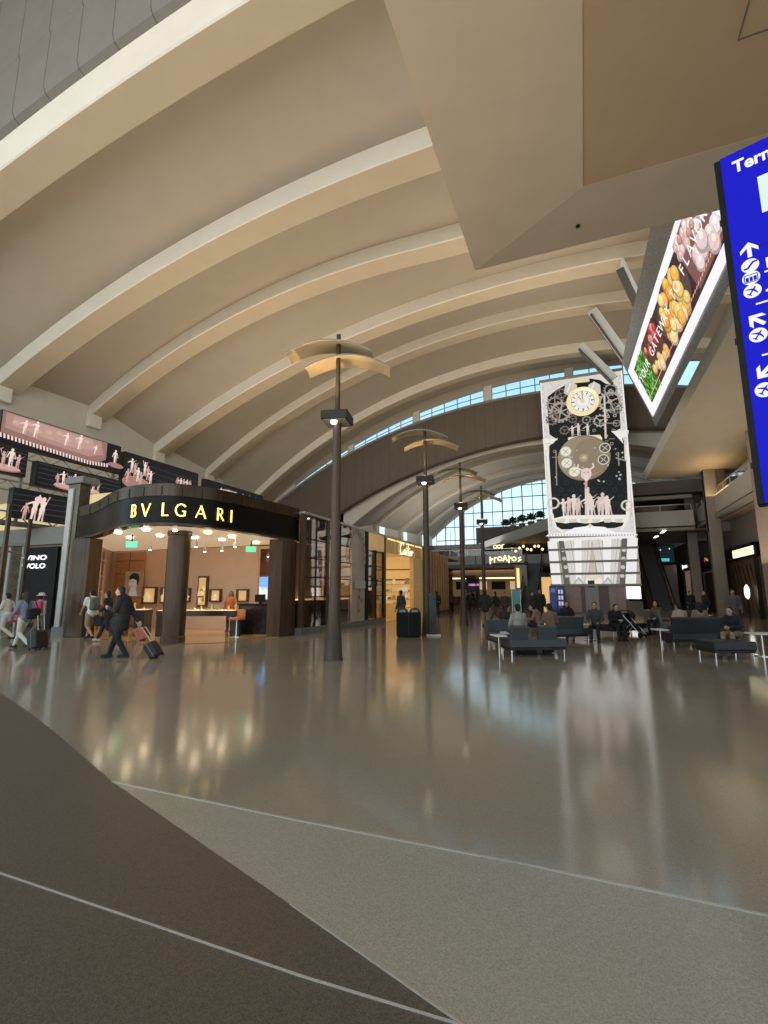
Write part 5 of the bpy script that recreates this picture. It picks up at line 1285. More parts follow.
# ---------------------------------------------------------------- lamp posts with curved canopies
M_POLE = mat('bronze_grey_pole', (.07, .047, .031), .45, metal=.15, spec=.35, vary=.08, scale=8)
M_SAIL = mat('tan_canopy', (.52, .40, .24), .5, vary=.05, scale=3)
def lamp_post(label, x, y, two=True):
    t = thing('lamp_post', label, 'lamp post', (x, y, 0), 0, 'lamp posts along the concourse')
    mb = MB(); mb.lathe([(.245, 0), (.245, .05), (.225, .08), (.19, .6), (.155, 1.1), (.14, 1.5), (.125, 1.9), (.115, 6.2)], (0, 0), 24); mb.build('pole', M_POLE, t, smooth=True)
    mb = MB(); mb.lathe([(.075, 6.45), (.065, 7.0), (.06, 8.75), (0, 8.75)], (0, 0), 16); mb.build('mast', M_POLE, t, smooth=True)
    rz = Matrix.Rotation(R(12), 4, 'Z')
    mb = MB(); mb.box(-.36, .36, -.36, .36, 6.20, 6.44, rz); mb.build('light_box', M_DARK, t, bevel=.02)
    mb = MB(); mb.box(-.31, .31, -.31, .31, 6.17, 6.20, rz); bx = mb.build('louvre', M_GRAN, t)
    mb = MB(); mb.lathe([(0, 6.10), (.07, 6.11), (.09, 6.17), (0, 6.17)], (.0, -.2), 12); mb.build('bulb', M_GLOW_SPOT, t)
    mb = MB(); mb.lathe([(0, 6.47), (.16, 6.47), (.16, 6.49), (0, 6.49)], (0, 0), 16); mb.build('uplight_lens', M_GLOW_WARM, t)
    def sail(cx, cy, z, L, D_, sag, tilt):
        def pt(u, v, th):
            xx = u*L/2; yy = (v-.5)*D_
            zz = -sag*(u*u) + .16*(1-abs(2*v-1)**2)*.4 + th + tilt*yy
            w_ = 1-.10*abs(u)
            X_, Y_ = xx*.94-yy*w_*.34, xx*.34+yy*w_*.94
            return (cx+X_, cy+Y_, z+zz)
        n, m = 16, 6
        top = [[pt(-1+2*i/n, j/m, .035) for j in range(m+1)] for i in range(n+1)]; bot = [[pt(-1+2*i/n, j/m, 0) for j in range(m+1)] for i in range(n+1)]
        mb = MB(); mb.mat = 0; mb.sheet(bot); mb.mat = 1; mb.sheet(top, flip=True)
        for rows in ([top[0], bot[0]], [top[-1], bot[-1]], [[r[0] for r in top], [r[0] for r in bot]], [[r[-1] for r in top], [r[-1] for r in bot]]): mb.sheet(rows)
        return mb.build('canopy', [M_SAIL, mat('grey_canopy_top', (.22, .22, .20), .45)], t, smooth=True)
    sail(-.22, -.05, 8.42, 2.35, .85, .34, .05); sail(.22, .20, 8.02, 2.30, .85, .34, .05)
    li = bpy.data.lights.new('canopy_uplight', 'SPOT'); li.energy = 120; li.color = (1, .72, .36); li.spot_size = R(95); li.spot_blend = .7; li.shadow_soft_size = .08
    lo = bpy.data.objects.new('canopy_uplight', li); COL.objects.link(lo); lo.parent = t; lo.location = (-.08, -.42, 6.55); lo.rotation_euler = (R(180), 0, 0)
    return t
for lab, (x, y) in zip(('tall bronze lamp post nearest the camera in front of the shop row', 'second lamp post in the row, beside the black bin', 'third lamp post in the row, before the far end window', 'fourth and farthest lamp post, slim against the end window'), ((-5.9, 11.17), (-5.88, 19.1), (-5.92, 25.7), (-6.0, 32.1))): lamp_post(lab, x, y)

# ---------------------------------------------------------------- bins, stand
t = thing('litter_bin', 'wide black litter bin with curved tops beside the second lamp post', 'bin', (-6.25, 17.9, 0), R(18))
mb = MB(); mb.box(-.46, .46, -.32, .32, .05, .92); mb.build('body', mat('bin_black', (.008, .008, .008), .75, vary=.15, spec=.2), t, bevel=.03)
mb = MB(); mb.box(-.42, .42, -.28, .28, 0, .05); mb.build('foot', M_BLACK, t)
mb = MB(); mb.box(-.012, .012, -.325, -.318, .1, .9); mb.build('door_gap', M_DARK, t)
for x in (-.23, .23):
    mb = MB(); rows = []
    for k in range(9):
        a = math.pi*k/8; rows.append([(x+.21*math.cos(a), -.3, .92+.17*math.sin(a)), (x+.21*math.cos(a), .3, .92+.17*math.sin(a))])
    mb.sheet(rows); mb.add([r[0] for r in rows], [list(range(9))]); mb.build('hood', M_DARK, t, smooth=True)
    mb = MB(); mb.box(x-.12, x+.12, -.31, -.30, .94, 1.03); mb.build('opening', M_GRAN, t)
p = fl(433, 636)
t = thing('banner_stand', 'slim teal banner stand with white foot beside the second lamp post', 'banner', (p.x, p.y, 0), R(20))
mb = MB(); mb.box(-.14, .14, -.02, .02, .06, 1.65); mb.build('banner', mat('teal_print', (.05, .058, .055), .7, vary=.4, scale=3), t)
mb = MB(); mb.box(-.25, .30, -.14, .14, 0, .06); mb.build('foot', M_WHITE, t, bevel=.02)

# ---------------------------------------------------------------- lounge seating
M_LEA = mat('slate_leather', (.05, .052, .055), .42, vary=.12, scale=5)
M_LEAD = mat('navy_leather', (.016, .018, .023), .45, vary=.15, scale=5)
M_LEAG = mat('grey_leather', (.11, .11, .112), .42, vary=.1, scale=5)
def lounge(label, loc, rz, L, backs, m=None, arm=True, depth=.8, group='slate lounge seats', bh=.72):
    m = m or M_LEA
    t = thing('lounge_sofa', label, 'sofa', loc, rz, group)
    mb = MB(); mb.box(0, L, 0, depth, .22, .44); mb.build('seat', m, t, bevel=.03)
    mb = MB(); mb.box(.02, L-.02, .02, depth-.02, .16, .22); mb.build('frame', M_DARK, t)
    for a, b in backs:
        mb = MB(); M = Matrix.Translation((0, .06, .44)) @ Matrix.Rotation(R(9), 4, 'X'); mb.box(a, b, -.06, .08, -.24, bh-.44, M); mb.build('backrest', m, t, bevel=.035)
    for x in (.06, L-.06):
        for y in (.08, depth-.08):
            mb = MB(); mb.tube([(x, y, 0), (x, y, .18)], .022, 8); mb.build('leg', M_CHROME, t)
    if arm:
        mb = MB(); mb.box(-.34, -.02, .12, .62, .50, .54); tb = mb.build('side_tablet', M_WHITE, t, bevel=.01)
        mb = MB(); mb.tube([(-.18, .36, .5), (-.18, .36, .0)], .02, 8); mb.build('tablet_leg', M_CHROME, tb)
    return t
def seat_at(label, pxl, pxr, L=None, **k):
    a = fl(*pxl); b = fl(*pxr); d = b-a; return lounge(label, a, math.atan2(d.y, d.x), L or d.length, **k), a, b
seat_at('slate sofa with two separate backs in the nearest seating cluster', (511, 657), (568, 656), backs=[(.02, .52), (.78, 1.3)], bh=.80)
# left chaise of the cluster
a = fl(513, 655); b = fl(486, 645)
d = b-a
t = lounge('slate chaise with raised left end in the nearest seating cluster', (a.x, a.y, 0), math.atan2(d.y, d.x)+R(180)-R(0), 1.4, [], arm=False); t.location = (b.x, b.y, 0)
mb = MB(); mb.box(-.05, .10, 0, .8, .24, .80); mb.build('end_backrest', M_LEA, t, bevel=.04)
mb = MB(); mb.box(1.0, 1.38, .15, .6, .44, .50); mb.build('white_tablet', M_WHITE, t, bevel=.01)
seat_at('slate sofa behind the two-backed one, left of the seated pair', (557, 642), (590, 641), backs=[(.05, 1.1)], bh=.85)
seat_at('light grey armchair at the right foot of the clock tower', (646, 632), (668, 636), L=1.4, backs=[(.0, 1.4)], m=M_LEAG, bh=.95, arm=False)
seat_at('grey armchair partly behind the long dark sofa on the right', (672, 629), (690, 629), L=1.2, backs=[(.0, 1.2)], m=M_LEA, bh=.85, arm=False)
seat_at('long dark sofa with high back on the right behind the low bench', (674, 648), (720, 648), backs=[(.0, 1.75)], m=M_LEAD, bh=.92)
seat_at('low navy bench without back at the right picture edge', (716, 660), (759, 660), backs=[], m=M_LEAD, arm=False)
seat_at('dark bench seat behind the stroller near the tower foot', (614, 636), (648, 634), backs=[(.1, 1.3)], m=M_LEAD, bh=.78, arm=False)
def side_table(label, px, py, h=.55):
    p = fl(px, py); t = thing('side_table', label, 'table', p, .3, 'small lounge tables')
    mb = MB(); mb.box(-.3, .3, -.25, .25, h-.04, h); mb.build('top', M_WHITE, t, bevel=.01)
    mb = MB(); mb.tube([(0, 0, 0), (0, 0, h-.04)], .03, 8); mb.build('leg', M_CHROME, t)
    mb = MB(); mb.lathe([(.2, 0), (.2, .02), (0, .025)], (0, 0), 16); mb.build('foot', M_CHROME, t)
side_table('small white side table right of the seated pair', 590, 640); side_table('pale side table at the right edge beside the low bench', 764, 656, .6); side_table('white side table between the long dark sofa and shops', 704, 631, .7)

# ---------------------------------------------------------------- people
SKIN = mat('skin', (.42, .25, .17), .55, vary=.05)
def cloth(c): return mat('cloth_%02d_%02d_%02d' % tuple(int(99*v) for v in c), c, .85, vary=.12, scale=14)
def bake(mb, name, m, vox, parent=None, paint=None, sm=4):
    me = mb.mesh('tmp', m); ob = bpy.data.objects.new('tmp', me); COL.objects.link(ob)
    r = ob.modifiers.new('r', 'REMESH'); r.mode = 'VOXEL'; r.voxel_size = vox; r.use_smooth_shade = True
    s = ob.modifiers.new('s', 'SMOOTH'); s.factor = .5; s.iterations = sm
    dg = bpy.context.evaluated_depsgraph_get()
    m2 = bpy.data.meshes.new_from_object(ob.evaluated_get(dg)); m2.name = name
    bpy.data.objects.remove(ob); bpy.data.meshes.remove(me)
    if not m2.materials: m2.materials.append(m)
    o = bpy.data.objects.new(name, m2); COL.objects.link(o); o.parent = parent
    return o
def V3(*a): return Vector(a)
POSES = {
 'stand': dict(hip=.93, hipy=0, kn=[(.10, .02, .50), (-.10, .02, .50)], an=[(.11, -.02, .09), (-.11, -.02, .09)], sh=1.44, shy=0, el=[(.25, -.04, 1.15), (-.25, -.04, 1.15)], ha=[(.26, .06, .90), (-.26, .06, .90)], hd=(0, .03, 1.63)),
 'walk': dict(hip=.92, hipy=0, kn=[(.09, .22, .52), (-.09, .05, .48)], an=[(.09, .40, .11), (-.09, -.38, .17)], sh=1.43, shy=.04, el=[(.24, -.12, 1.16), (-.24, .10, 1.15)], ha=[(.24, -.06, .92), (-.24, .26, .96)], hd=(0, .09, 1.62)),
 'pull': dict(hip=.92, hipy=0, kn=[(.09, .17, .51), (-.09, .03, .48)], an=[(.09, .30, .10), (-.09, -.20, .12)], sh=1.44, shy=.02, el=[(.24, -.10, 1.15), (-.25, .06, 1.16)], ha=[(.20, -.30, .88), (-.14, .28, 1.22)], hd=(0, .12, 1.61)),
 'reach': dict(hip=.92, hipy=0, kn=[(.09, .20, .50), (-.09, -.06, .47)], an=[(.09, .34, .12), (-.09, -.46, .22)], sh=1.42, shy=.05, el=[(.22, .24, 1.22), (-.24, .0, 1.15)], ha=[(.20, .44, 1.02), (-.2, .2, 1.05)], hd=(0, .10, 1.60)),
 'sit': dict(hip=.52, hipy=0, kn=[(.11, .46, .52), (-.11, .46, .52)], an=[(.12, .44, .09), (-.12, .48, .09)], sh=1.02, shy=.02, el=[(.25, .06, .76), (-.25, .06, .76)], ha=[(.14, .34, .66), (-.14, .34, .66)], hd=(0, .08, 1.22)),
 'slump': dict(hip=.52, hipy=0, kn=[(.12, .46, .52), (-.12, .46, .52)], an=[(.12, .50, .09), (-.12, .44, .09)], sh=.98, shy=.10, el=[(.25, .18, .74), (-.25, .18, .74)], ha=[(.06, .42, .72), (-.06, .42, .70)], hd=(0, .24, 1.14)),
}
def person(label, loc, rz, pose='stand', top=(.03, .03, .035), bottom=(.03, .03, .035), hair=(.02, .015, .012), h=1.72, long_hair=False, hat=None, shoes=(.02, .02, .02), coat=False, vox=.02, bare_arms=False, shorts=False, female=False):
    k = h/1.72; P_ = POSES[pose]; W_ = .93 if female else 1.0
    S = lambda p: V3(p[0]*k, p[1]*k, p[2]*k)
    hip = V3(0, P_['hipy'], P_['hip']); sh = V3(0, P_['shy'], P_['sh']); hd = V3(*P_['hd'])
    hips = [V3(.095, hip.y, hip.z), V3(-.095, hip.y, hip.z)]; shs = [V3(.175*W_, sh.y, sh.z), V3(-.175*W_, sh.y, sh.z)]
    kn = [V3(*q) for q in P_['kn']]; an = [V3(*q) for q in P_['an']]; el = [V3(*q) for q in P_['el']]; ha = [V3(*q) for q in P_['ha']]
    nk = sh.lerp(hd, .45)
    b = MB()
    sc = lambda pts: [p*k for p in pts]
    mid = hip.lerp(sh, .5)
    def torso(m, g):
        for p, rx, ry, rz_ in ((hip+V3(0, -.01, .02), .165, .125, .13), (mid, .145*W_, .105, .17), (hip.lerp(sh, .8), .17*W_, .115, .15), (sh+V3(0, 0, .0), .15*W_, .085, .07)):
            m.ball(p*k, (rx+g)*k, (ry+g)*k, (rz_+g)*k)
        m.limb(sc([hip, mid, sh]), [(.11+g)*k, (.10+g)*k, (.095+g)*k])
    torso(b, 0)
    for s in (0, 1):
        b.limb(sc([hips[s], kn[s], an[s]]), [.083*k, .056*k, .037*k])
        f = V3(0, .13, -.055); b.limb(sc([an[s]+V3(0, -.03, -.03), an[s]+V3(0, .06, -.045), an[s]+f]), [.036*k, .036*k, .028*k])
        b.limb(sc([shs[s], el[s], ha[s]]), [.05*k, .038*k, .026*k])
        d = (ha[s]-el[s]).normalized(); side = V3(1 if s == 0 else -1, 0, 0); wd = d.cross(V3(1, 0, 0)).normalized()
        palm = ha[s]+d*.05; b.ball(palm*k, .03*k, .04*k, .045*k)
        for q in range(4):
            o = wd*(-.03+.02*q); L = .085-.012*abs(q-1.2); f0 = ha[s]+d*.08+o; f1 = f0+d*L*.5; f2 = f1+(d-side*.6).normalized()*L*.5; b.limb(sc([f0, f1, f2]), [.011*k, .010*k, .008*k], 6)
        b.limb(sc([ha[s]+d*.03+wd*.03, ha[s]+d*.06+wd*.055-side*.01, ha[s]+d*.09+wd*.06-side*.02]), [.012*k, .011*k, .009*k], 6)
    b.limb(sc([sh, nk, hd+V3(0, -.02, -.06)]), [.065*k, .052*k, .052*k])
    b.ball((hd+V3(0, -.012, .02))*k, .076*k, .095*k, .10*k); b.ball((hd+V3(0, .025, -.05))*k, .058*k, .066*k, .068*k)
    b.limb(sc([hd+V3(0, .085, .02), hd+V3(0, .108, -.02)]), [.012*k, .017*k], 8)
    for s in (1, -1):
        b.ball((hd+V3(s*.078, -.01, -.005))*k, .012*k, .022*k, .032*k); b.ball((hd+V3(s*.032, .075, .028))*k, .018*k, .012*k, .010*k)
    b.ball((hd+V3(0, .083, -.055))*k, .026*k, .012*k, .010*k)
    o = bake(b, 'person', SKIN, vox*.7, sm=2)
    # eyes and mouth painted through a second material
    me = o.data; me.materials.append(mat('dark_eye', (.02, .012, .01), .3)); me.materials.append(mat('lip', (.30, .10, .08), .5))
    for p in me.polygons:
        c = p.center/k-hd
        if c.y > .06 and abs(abs(c.x)-.032) < .014 and abs(c.z-.018) < .009: p.material_index = 1
        elif c.y > .06 and abs(c.x) < .024 and abs(c.z+.056) < .008: p.material_index = 2
    o.location = loc; o.rotation_euler = (0, 0, rz); tag(o, label, 'person')
    t = MB(); g = .022 if not coat else .04
    torso(t, g)
    if coat:
        for p, rx in ((hip+V3(0, -.01, -.10), .19), (hip+V3(0, -.02, -.16), .19)): t.ball(p*k, rx*k, .14*k, .12*k)
    for s in (0, 1):
        if bare_arms: t.limb(sc([shs[s], shs[s].lerp(el[s], .7)]), [.072*k, .06*k])
        else: t.limb(sc([shs[s], el[s], el[s].lerp(ha[s], .95)]), [(.052+g)*k, (.042+g*.8)*k, (.034+g*.5)*k])
    bake(t, 'jacket' if coat else 'shirt', cloth(top), vox, o)
    t = MB()
    t.ball((hip+V3(0, -.01, 0))*k, .18*k, .138*k, .13*k)
    for s in (0, 1):
        e = an[s]+V3(0, 0, .0)
        if shorts: t.limb(sc([hips[s], hips[s].lerp(kn[s], .95)]), [.105*k, .085*k])
        else: t.limb(sc([hips[s], kn[s], e]), [.102*k, .075*k, .06*k])
    bake(t, 'trousers', cloth(bottom), vox, o)
    for s in (0, 1):
        t = MB(); a = an[s]; toe = .17
        zf = a.z-.075
        t.limb(sc([a+V3(0, -.045, -.035), a+V3(0, .05, -.042), a+V3(0, toe, -.055)]), [.046*k, .05*k, .038*k], 8); t.box((a.x-.045)*k, (a.x+.045)*k, (a.y-.08)*k, (a.y+toe+.02)*k, (zf-.012)*k, (zf+.02)*k)
        bake(t, 'shoe', cloth(shoes), .014, o)
    t = MB(); t.ball((hd+V3(0, -.038, .058))*k, .088*k, .090*k, .082*k); t.ball((hd+V3(0, -.065, .0))*k, .082*k, .06*k, .095*k)
    if long_hair:
        t.limb(sc([hd+V3(0, -.07, .02), hd+V3(0, -.11, -.12), hd+V3(0, -.12, -.32)]), [.09*k, .095*k, .06*k])
        for s in (1, -1): t.limb(sc([hd+V3(s*.07, -.02, .03), hd+V3(s*.088, -.03, -.10), hd+V3(s*.09, -.03, -.22)]), [.035*k, .035*k, .025*k])
    bake(t, 'hair', cloth(hair), .016, o)
    if hat:
        t = MB(); t.lathe([(.17, .06), (.175, .07), (.11, .085), (.105, .15), (.07, .18), (0, .185)], (hd.x*k, (hd.y-.02)*k), 18, Matrix.Translation((0, 0, hd.z*k))); t.build('hat', cloth(hat), o, smooth=True)
    return o
def face_dir(v): return math.atan2(v.y, v.x)-math.pi/2
WL = face_dir(LEFT); AW = face_dir(AWAY); TO = AW+math.pi
BLK = (.012, .012, .014)
def suitcase(label, loc, rz, w=.36, h=.52, d=.22, col=BLK, tilt=0.0, handle=True, group='rolling suitcases'):
    t = thing('rolling_suitcase', label, 'suitcase', loc, rz, group); t.rotation_euler = (tilt, 0, rz)
    m = mat('case_%d' % int(col[0]*999), col, .45, vary=.15)
    mb = MB(); mb.box(-w/2, w/2, -d/2, d/2, .05, h); mb.build('shell', m, t, bevel=.05, seg=3)
    mb = MB(); mb.box(-w/2-.004, w/2+.004, -.012, .012, .06, h-.01); mb.build('zip', M_GRAN, t)
    for x in (-w/2+.05, w/2-.05):
        for y in (-d/2+.04, d/2-.04):
            mb = MB(); mb.tube([(x-.015, y, .03), (x+.015, y, .03)], .03, 10); mb.build('wheel', M_BLACK, t)
    if handle:
        mb = MB(); mb.tube([(-.1, -d/2+.03, h), (-.1, -d/2+.03, h+.42), (.1, -d/2+.03, h+.42), (.1, -d/2+.03, h)], .012, 8); mb.build('handle', M_STEEL, t)
    return t
def backpack(label, person_obj, k, sh_z, back_y, col, w=.32, h=.46, d=.17, group='backpacks'):
    M = Matrix.Rotation(person_obj.rotation_euler.z, 4, 'Z'); p = person_obj.location + M.to_3x3() @ Vector((0, back_y, sh_z-h))
    t = thing('backpack', label, 'backpack', p, person_obj.rotation_euler.z, group)
    mb = MB(); mb.box(-w/2, w/2, -d, 0, 0, h); mb.build('body', cloth(col), t, bevel=.06, seg=3)
    mb = MB(); mb.box(-w/2+.05, w/2-.05, -d-.05, -d+.02, .05, h*.5); mb.build('pocket', cloth(tuple(c*.8 for c in col)), t, bevel=.03)
    for s in (-1, 1):
        mb = MB(); mb.tube([(s*.12, -.02, h-.04), (s*.13, .10, h+.05), (s*.13, .25, h-.06)], .02, 6); mb.build('strap', cloth(tuple(c*.7 for c in col)), t)
    return t
# walkers, left side
p = fl(119, 658.5)
m1 = person('person in black suit walking left and towing a small black case', p, WL, 'pull', BLK, BLK, h=1.80, coat=True, vox=.014)
c = m1.location+Matrix.Rotation(WL, 3, 'Z') @ Vector((.12, -.95, 0))
t = suitcase('small black carry-on tilted behind the person in the black suit', (c.x, c.y, 0), WL, .36, .46, .26, BLK, -R(36))
h0 = m1.location + Matrix.Rotation(WL, 3, 'Z') @ Vector((.20*1.045, -.36*1.045, .84*1.045))
p = fl(106, 642)
person('person in black stepping left with one arm stretched out, beyond the suited one', p, WL, 'reach', BLK, BLK, h=1.70, female=True, shoes=(.5, .4, .35))
c = fl(143, 641)
t = suitcase('small tan-red suitcase between the suited person and the round pillar', (c.x, c.y, 0), WL+.3, .5, .50, .24, (.42, .13, .07), -R(28), True)
p = fl(89, 640)
o = person('person in white shirt with olive backpack walking past the brown pillar', p, WL-R(35), 'walk', (.70, .68, .64), (.30, .22, .15), h=1.74, bare_arms=True, shorts=True)
backpack('olive backpack worn by the person in the white shirt', o, 1, 1.50, -.10, (.13, .115, .085))
t = thing('shoulder_bag', 'black shoulder bag hanging behind the person with the olive backpack', 'bag', o.location+Vector((.28, .12, .48)), 0)
mb = MB(); mb.box(-.2, .2, -.1, .1, 0, .36); mb.build('body', cloth(BLK), t, bevel=.06, seg=3)
mb = MB(); mb.tube([(-.14, 0, .34), (-.05, 0, .72), (.05, 0, .72), (.14, 0, .34)], .014, 6); mb.build('strap', cloth(BLK), t)
p = fl(21, 649)
o = person('long-haired person in denim jacket and cream trousers walking left', p, WL-R(15), 'walk', (.16, .20, .26), (.62, .57, .48), hair=(.03, .02, .015), h=1.66, long_hair=True, female=True, vox=.016)
t = thing('shoulder_bag', 'black bag on the back of the person in the denim jacket', 'bag', o.location+Matrix.Rotation(o.rotation_euler.z, 3, 'Z') @ Vector((.05, -.24, .88)), o.rotation_euler.z)
mb = MB(); mb.box(-.2, .2, -.09, .06, 0, .32); mb.build('body', cloth(BLK), t, bevel=.06, seg=3)
mb = MB(); mb.tube([(-.15, 0, .3), (-.12, .1, .56), (.1, .1, .58), (.15, 0, .3)], .014, 6); mb.build('strap', cloth(BLK), t)
c = fl(38, 650)
suitcase('squat black suitcase rolling behind the person in cream trousers', (c.x, c.y, 0), WL-R(15), .44, .56, .34, (.02, .018, .016), -R(10))
p = fl(36, 638)
o = person('person in pale sun hat walking beyond the one in denim', p, AW+R(10), 'walk', (.42, .33, .28), (.25, .18, .14), h=1.58, hat=(.62, .54, .42), female=True)
backpack('pink backpack worn by the person in the pale sun hat', o, 1, 1.36, -.10, (.62, .07, .17))
p = fl(4, 641)
o = person('person in pale clothes at the far left picture edge', p, WL, 'walk', (.55, .50, .44), (.50, .44, .38), h=1.62)
p = fl(11, 640)
t = thing('backpack', 'pink patterned backpack beside the person at the far left edge', 'backpack', Vector((p.x, p.y, .62)), WL, 'backpacks')
mb = MB(); mb.box(-.17, .17, -.12, .12, 0, .5); mb.build('body', cloth((.60, .10, .16)), t, bevel=.07, seg=3)
mb = MB(); mb.box(-.13, .13, -.18, -.1, .06, .26); mb.build('pocket', cloth((.72, .30, .32)), t, bevel=.03)
mb = MB(); mb.tube([(0, .1, .45), (0, .18, .62), (0, .3, .60)], .02, 6); mb.build('strap', cloth((.4, .06, .1)), t)
# inside and in front of the shops
p = on(231, 600, 1, 17.3)
person('long-haired shop assistant in orange behind the display table', (p.x, 17.3, .012), TO, 'stand', (.55, .17, .05), (.04, .03, .03), hair=(.06, .03, .02), h=1.68, long_hair=True, female=True)
p = fl(401, 629)
person('person in dark top looking into the golden shop entrance', p, face_dir(Vector((-.9, .4, 0))), 'stand', (.05, .045, .04), (.10, .08, .06), h=1.74)
# middle distance
p = fl(485.5, 626)
o = person('person in dark jacket and khaki trousers standing beyond the seating', p, AW-R(10), 'stand', (.02, .02, .022), (.27, .20, .12), h=1.76, coat=True)
for px, py, lab, tp, bt, hgt, pose, ang in ((497, 623, 'person in black just right of the one in khaki trousers', BLK, (.06, .05, .05), 1.70, 'walk', 60), (506, 621, 'second dark-clothed person right of the one in khaki trousers', (.07, .04, .03), BLK, 1.66, 'stand', 180), (437, 618, 'distant dark-clothed person standing near the teal banner', BLK, BLK, 1.72, 'stand', 0),
    (452, 613, 'distant walker left of the third lamp post', (.05, .04, .04), BLK, 1.7, 'walk', 0), (470, 612, 'distant walker just right of the third lamp post', (.03, .03, .035), BLK, 1.72, 'walk', 180), (541, 624, 'broad person in black jacket standing behind the seating', BLK, BLK, 1.80, 'stand', 160),
    (533, 622, 'person with dark hair standing close by the broad one in black', (.03, .03, .03), BLK, 1.68, 'stand', 200), (693, 622, 'person in black standing before the pale shop entrance', BLK, BLK, 1.74, 'stand', 180), (708, 626, 'person in black standing before the dark red shop', BLK, BLK, 1.74, 'stand', 90), (737, 632, 'person in grey top standing near the glowing round emblem', (.10, .09, .085), (.05, .045, .04), 1.76, 'stand', 150)):
    p = fl(px, py); person(lab, p, AW+R(ang), pose, tp, bt, h=hgt, vox=.024, coat=(hgt > 1.75))
# seated
for px, py, z, lab, tp, bt, ang, pose, lh in ((520, 651, 0, 'seated person in light grey shirt with back to the camera, nearest cluster', (.32, .29, .26), (.05, .05, .06), 12, 'sit', False),
    (503, 643, 0, 'person in black slumped on the slate chaise, nearest cluster', BLK, BLK, -60, 'slump', False),
    (552, 648, 0, 'seated person in brown top right of the grey-shirted one', (.17, .10, .07), (.05, .04, .04), 10, 'sit', False),
    (540, 640, 0, 'seated person in rust top leaning between the two sofa backs', (.26, .13, .09), BLK, 60, 'slump', False),
    (568, 636, 0, 'seated person in black on the sofa behind the nearest cluster', BLK, BLK, 170, 'sit', True),
    (597, 641, 0, 'seated person with crossed legs in front of the tower doors', (.05, .045, .045), BLK, 150, 'sit', False),
    (615, 640, 0, 'broad seated person in black in front of the tower foot', (.018, .018, .02), BLK, 185, 'slump', False),
    (659, 634, 0, 'long-haired seated person at the foot of the right escalator', (.10, .06, .05), BLK, 120, 'sit', True),
    (683, 644, 0, 'seated person in pale rose shirt seen from behind on the long dark sofa', (.42, .28, .22), (.05, .05, .05), 5, 'sit', False),
    (703, 642, 0, 'seated person in tan top beside the one in pale rose', (.26, .17, .12), (.06, .05, .05), -10, 'sit', True),
    (738, 652, 0, 'person in black with tan trousers sitting on the low navy bench', (.014, .014, .016), (.30, .20, .13), 120, 'slump', False)):
    p = fl(px, py); person(lab, p, AW+R(ang), pose, tp, bt, h=1.70, long_hair=lh, vox=.02)
# stroller and bags by the tower foot
p = fl(634, 637)
t = thing('stroller', 'dark folding stroller with hood parked at the foot of the tower', 'stroller', p, R(60))
mb = MB()
for s in (-.22, .22): mb.tube([(s, -.35, .12), (s, .2, .75), (s, .45, 1.0)], .016, 8); mb.tube([(s, .35, .12), (s, -.1, .6)], .016, 8)
mb.tube([(-.22, .45, 1.0), (.22, .45, 1.0)], .018, 8); mb.build('frame', M_STEEL, t)
mb = MB(); mb.box(-.2, .2, -.2, .2, .42, .50); mb.box(-.2, .2, .16, .24, .46, .9); mb.build('seat', cloth(BLK), t, bevel=.03)
mb = MB(); mb.sheet([[(x, .25-.28*math.cos(R(a)), .72+.28*math.sin(R(a))) for x in (-.22, 0, .22)] for a in range(0, 121, 20)]); mb.build('hood', cloth((.03, .03, .035)), t, smooth=True)
for x in (-.24, .24):
    for y in (-.36, .36): mb = MB(); mb.tube([(x-.02, y, .10), (x+.02, y, .10)], .10, 14); mb.build('wheel', M_BLACK, t)
for px, py, lab, c, s in ((527, 655, 'dark duffel bag on the floor under the two-backed sofa', BLK, .55), (548, 653, 'small dark bag under the right end of the two-backed sofa', (.03, .025, .025), .3), (644, 634, 'pale and black bag slung over the stroller side', (.30, .29, .30), .4)):
    q = fl(px, py); t = thing('duffel_bag', lab, 'bag', q, .4, 'bags among the seats')
    mb = MB(); mb.tube([(-s*.5, 0, .13), (-s*.46, 0, .13), (s*.46, 0, .13), (s*.5, 0, .13)], [.08, .125, .125, .08], 14); mb.build('body', cloth(c), t, smooth=True)
    mb = MB(); mb.tube([(-s*.25, 0, .24), (-s*.12, 0, .34), (s*.12, 0, .34), (s*.25, 0, .24)], .012, 6); mb.build('strap', cloth(c), t)
# ---------------------------------------------------------------- restaurant level at the far left of the tower
MZ = 56.5
mb = MB(); mb.box(-25, -2.6, MZ-.25, MZ+14, 4.55, 4.9); mb.build('floor_mezzanine', M_CONCD, structure=True)
first = None
xs3 = (-18.6, -15.0, -11.4, -7.6, -2.7)
for i in range(4):
    mb = MB(); mb.box(xs3[i]+.05, xs3[i+1]-.05, MZ-.18, MZ-.03, 4.9, 5.9); o = mb.build('balcony_panel', mat('balcony_grey', (.30, .30, .285), .45, vary=.05), bevel=.02)
    tag(o, ('grey balcony front panel at the far left end of the restaurant level', 'grey balcony front panel behind the third lamp post', 'grey balcony front panel under the glowing cream restaurant letters', 'grey balcony front panel next to the left escalator')[i], 'balcony panel', 'grey balcony panels of the restaurant level')
balustrade('glass balustrade along the restaurant level left of the tower', (-18.6, MZ-.05, 0), (-6.2, MZ-.05, 0), 5.9, .75, 2.0)
mb = MB(); mb.box(-25, -2.6, MZ+9, MZ+9.3, 4.9, 8.2); mb.build('wall_mezzanine_back', mat('mezz_dark', (.06, .05, .045), .6, vary=.1), structure=True)
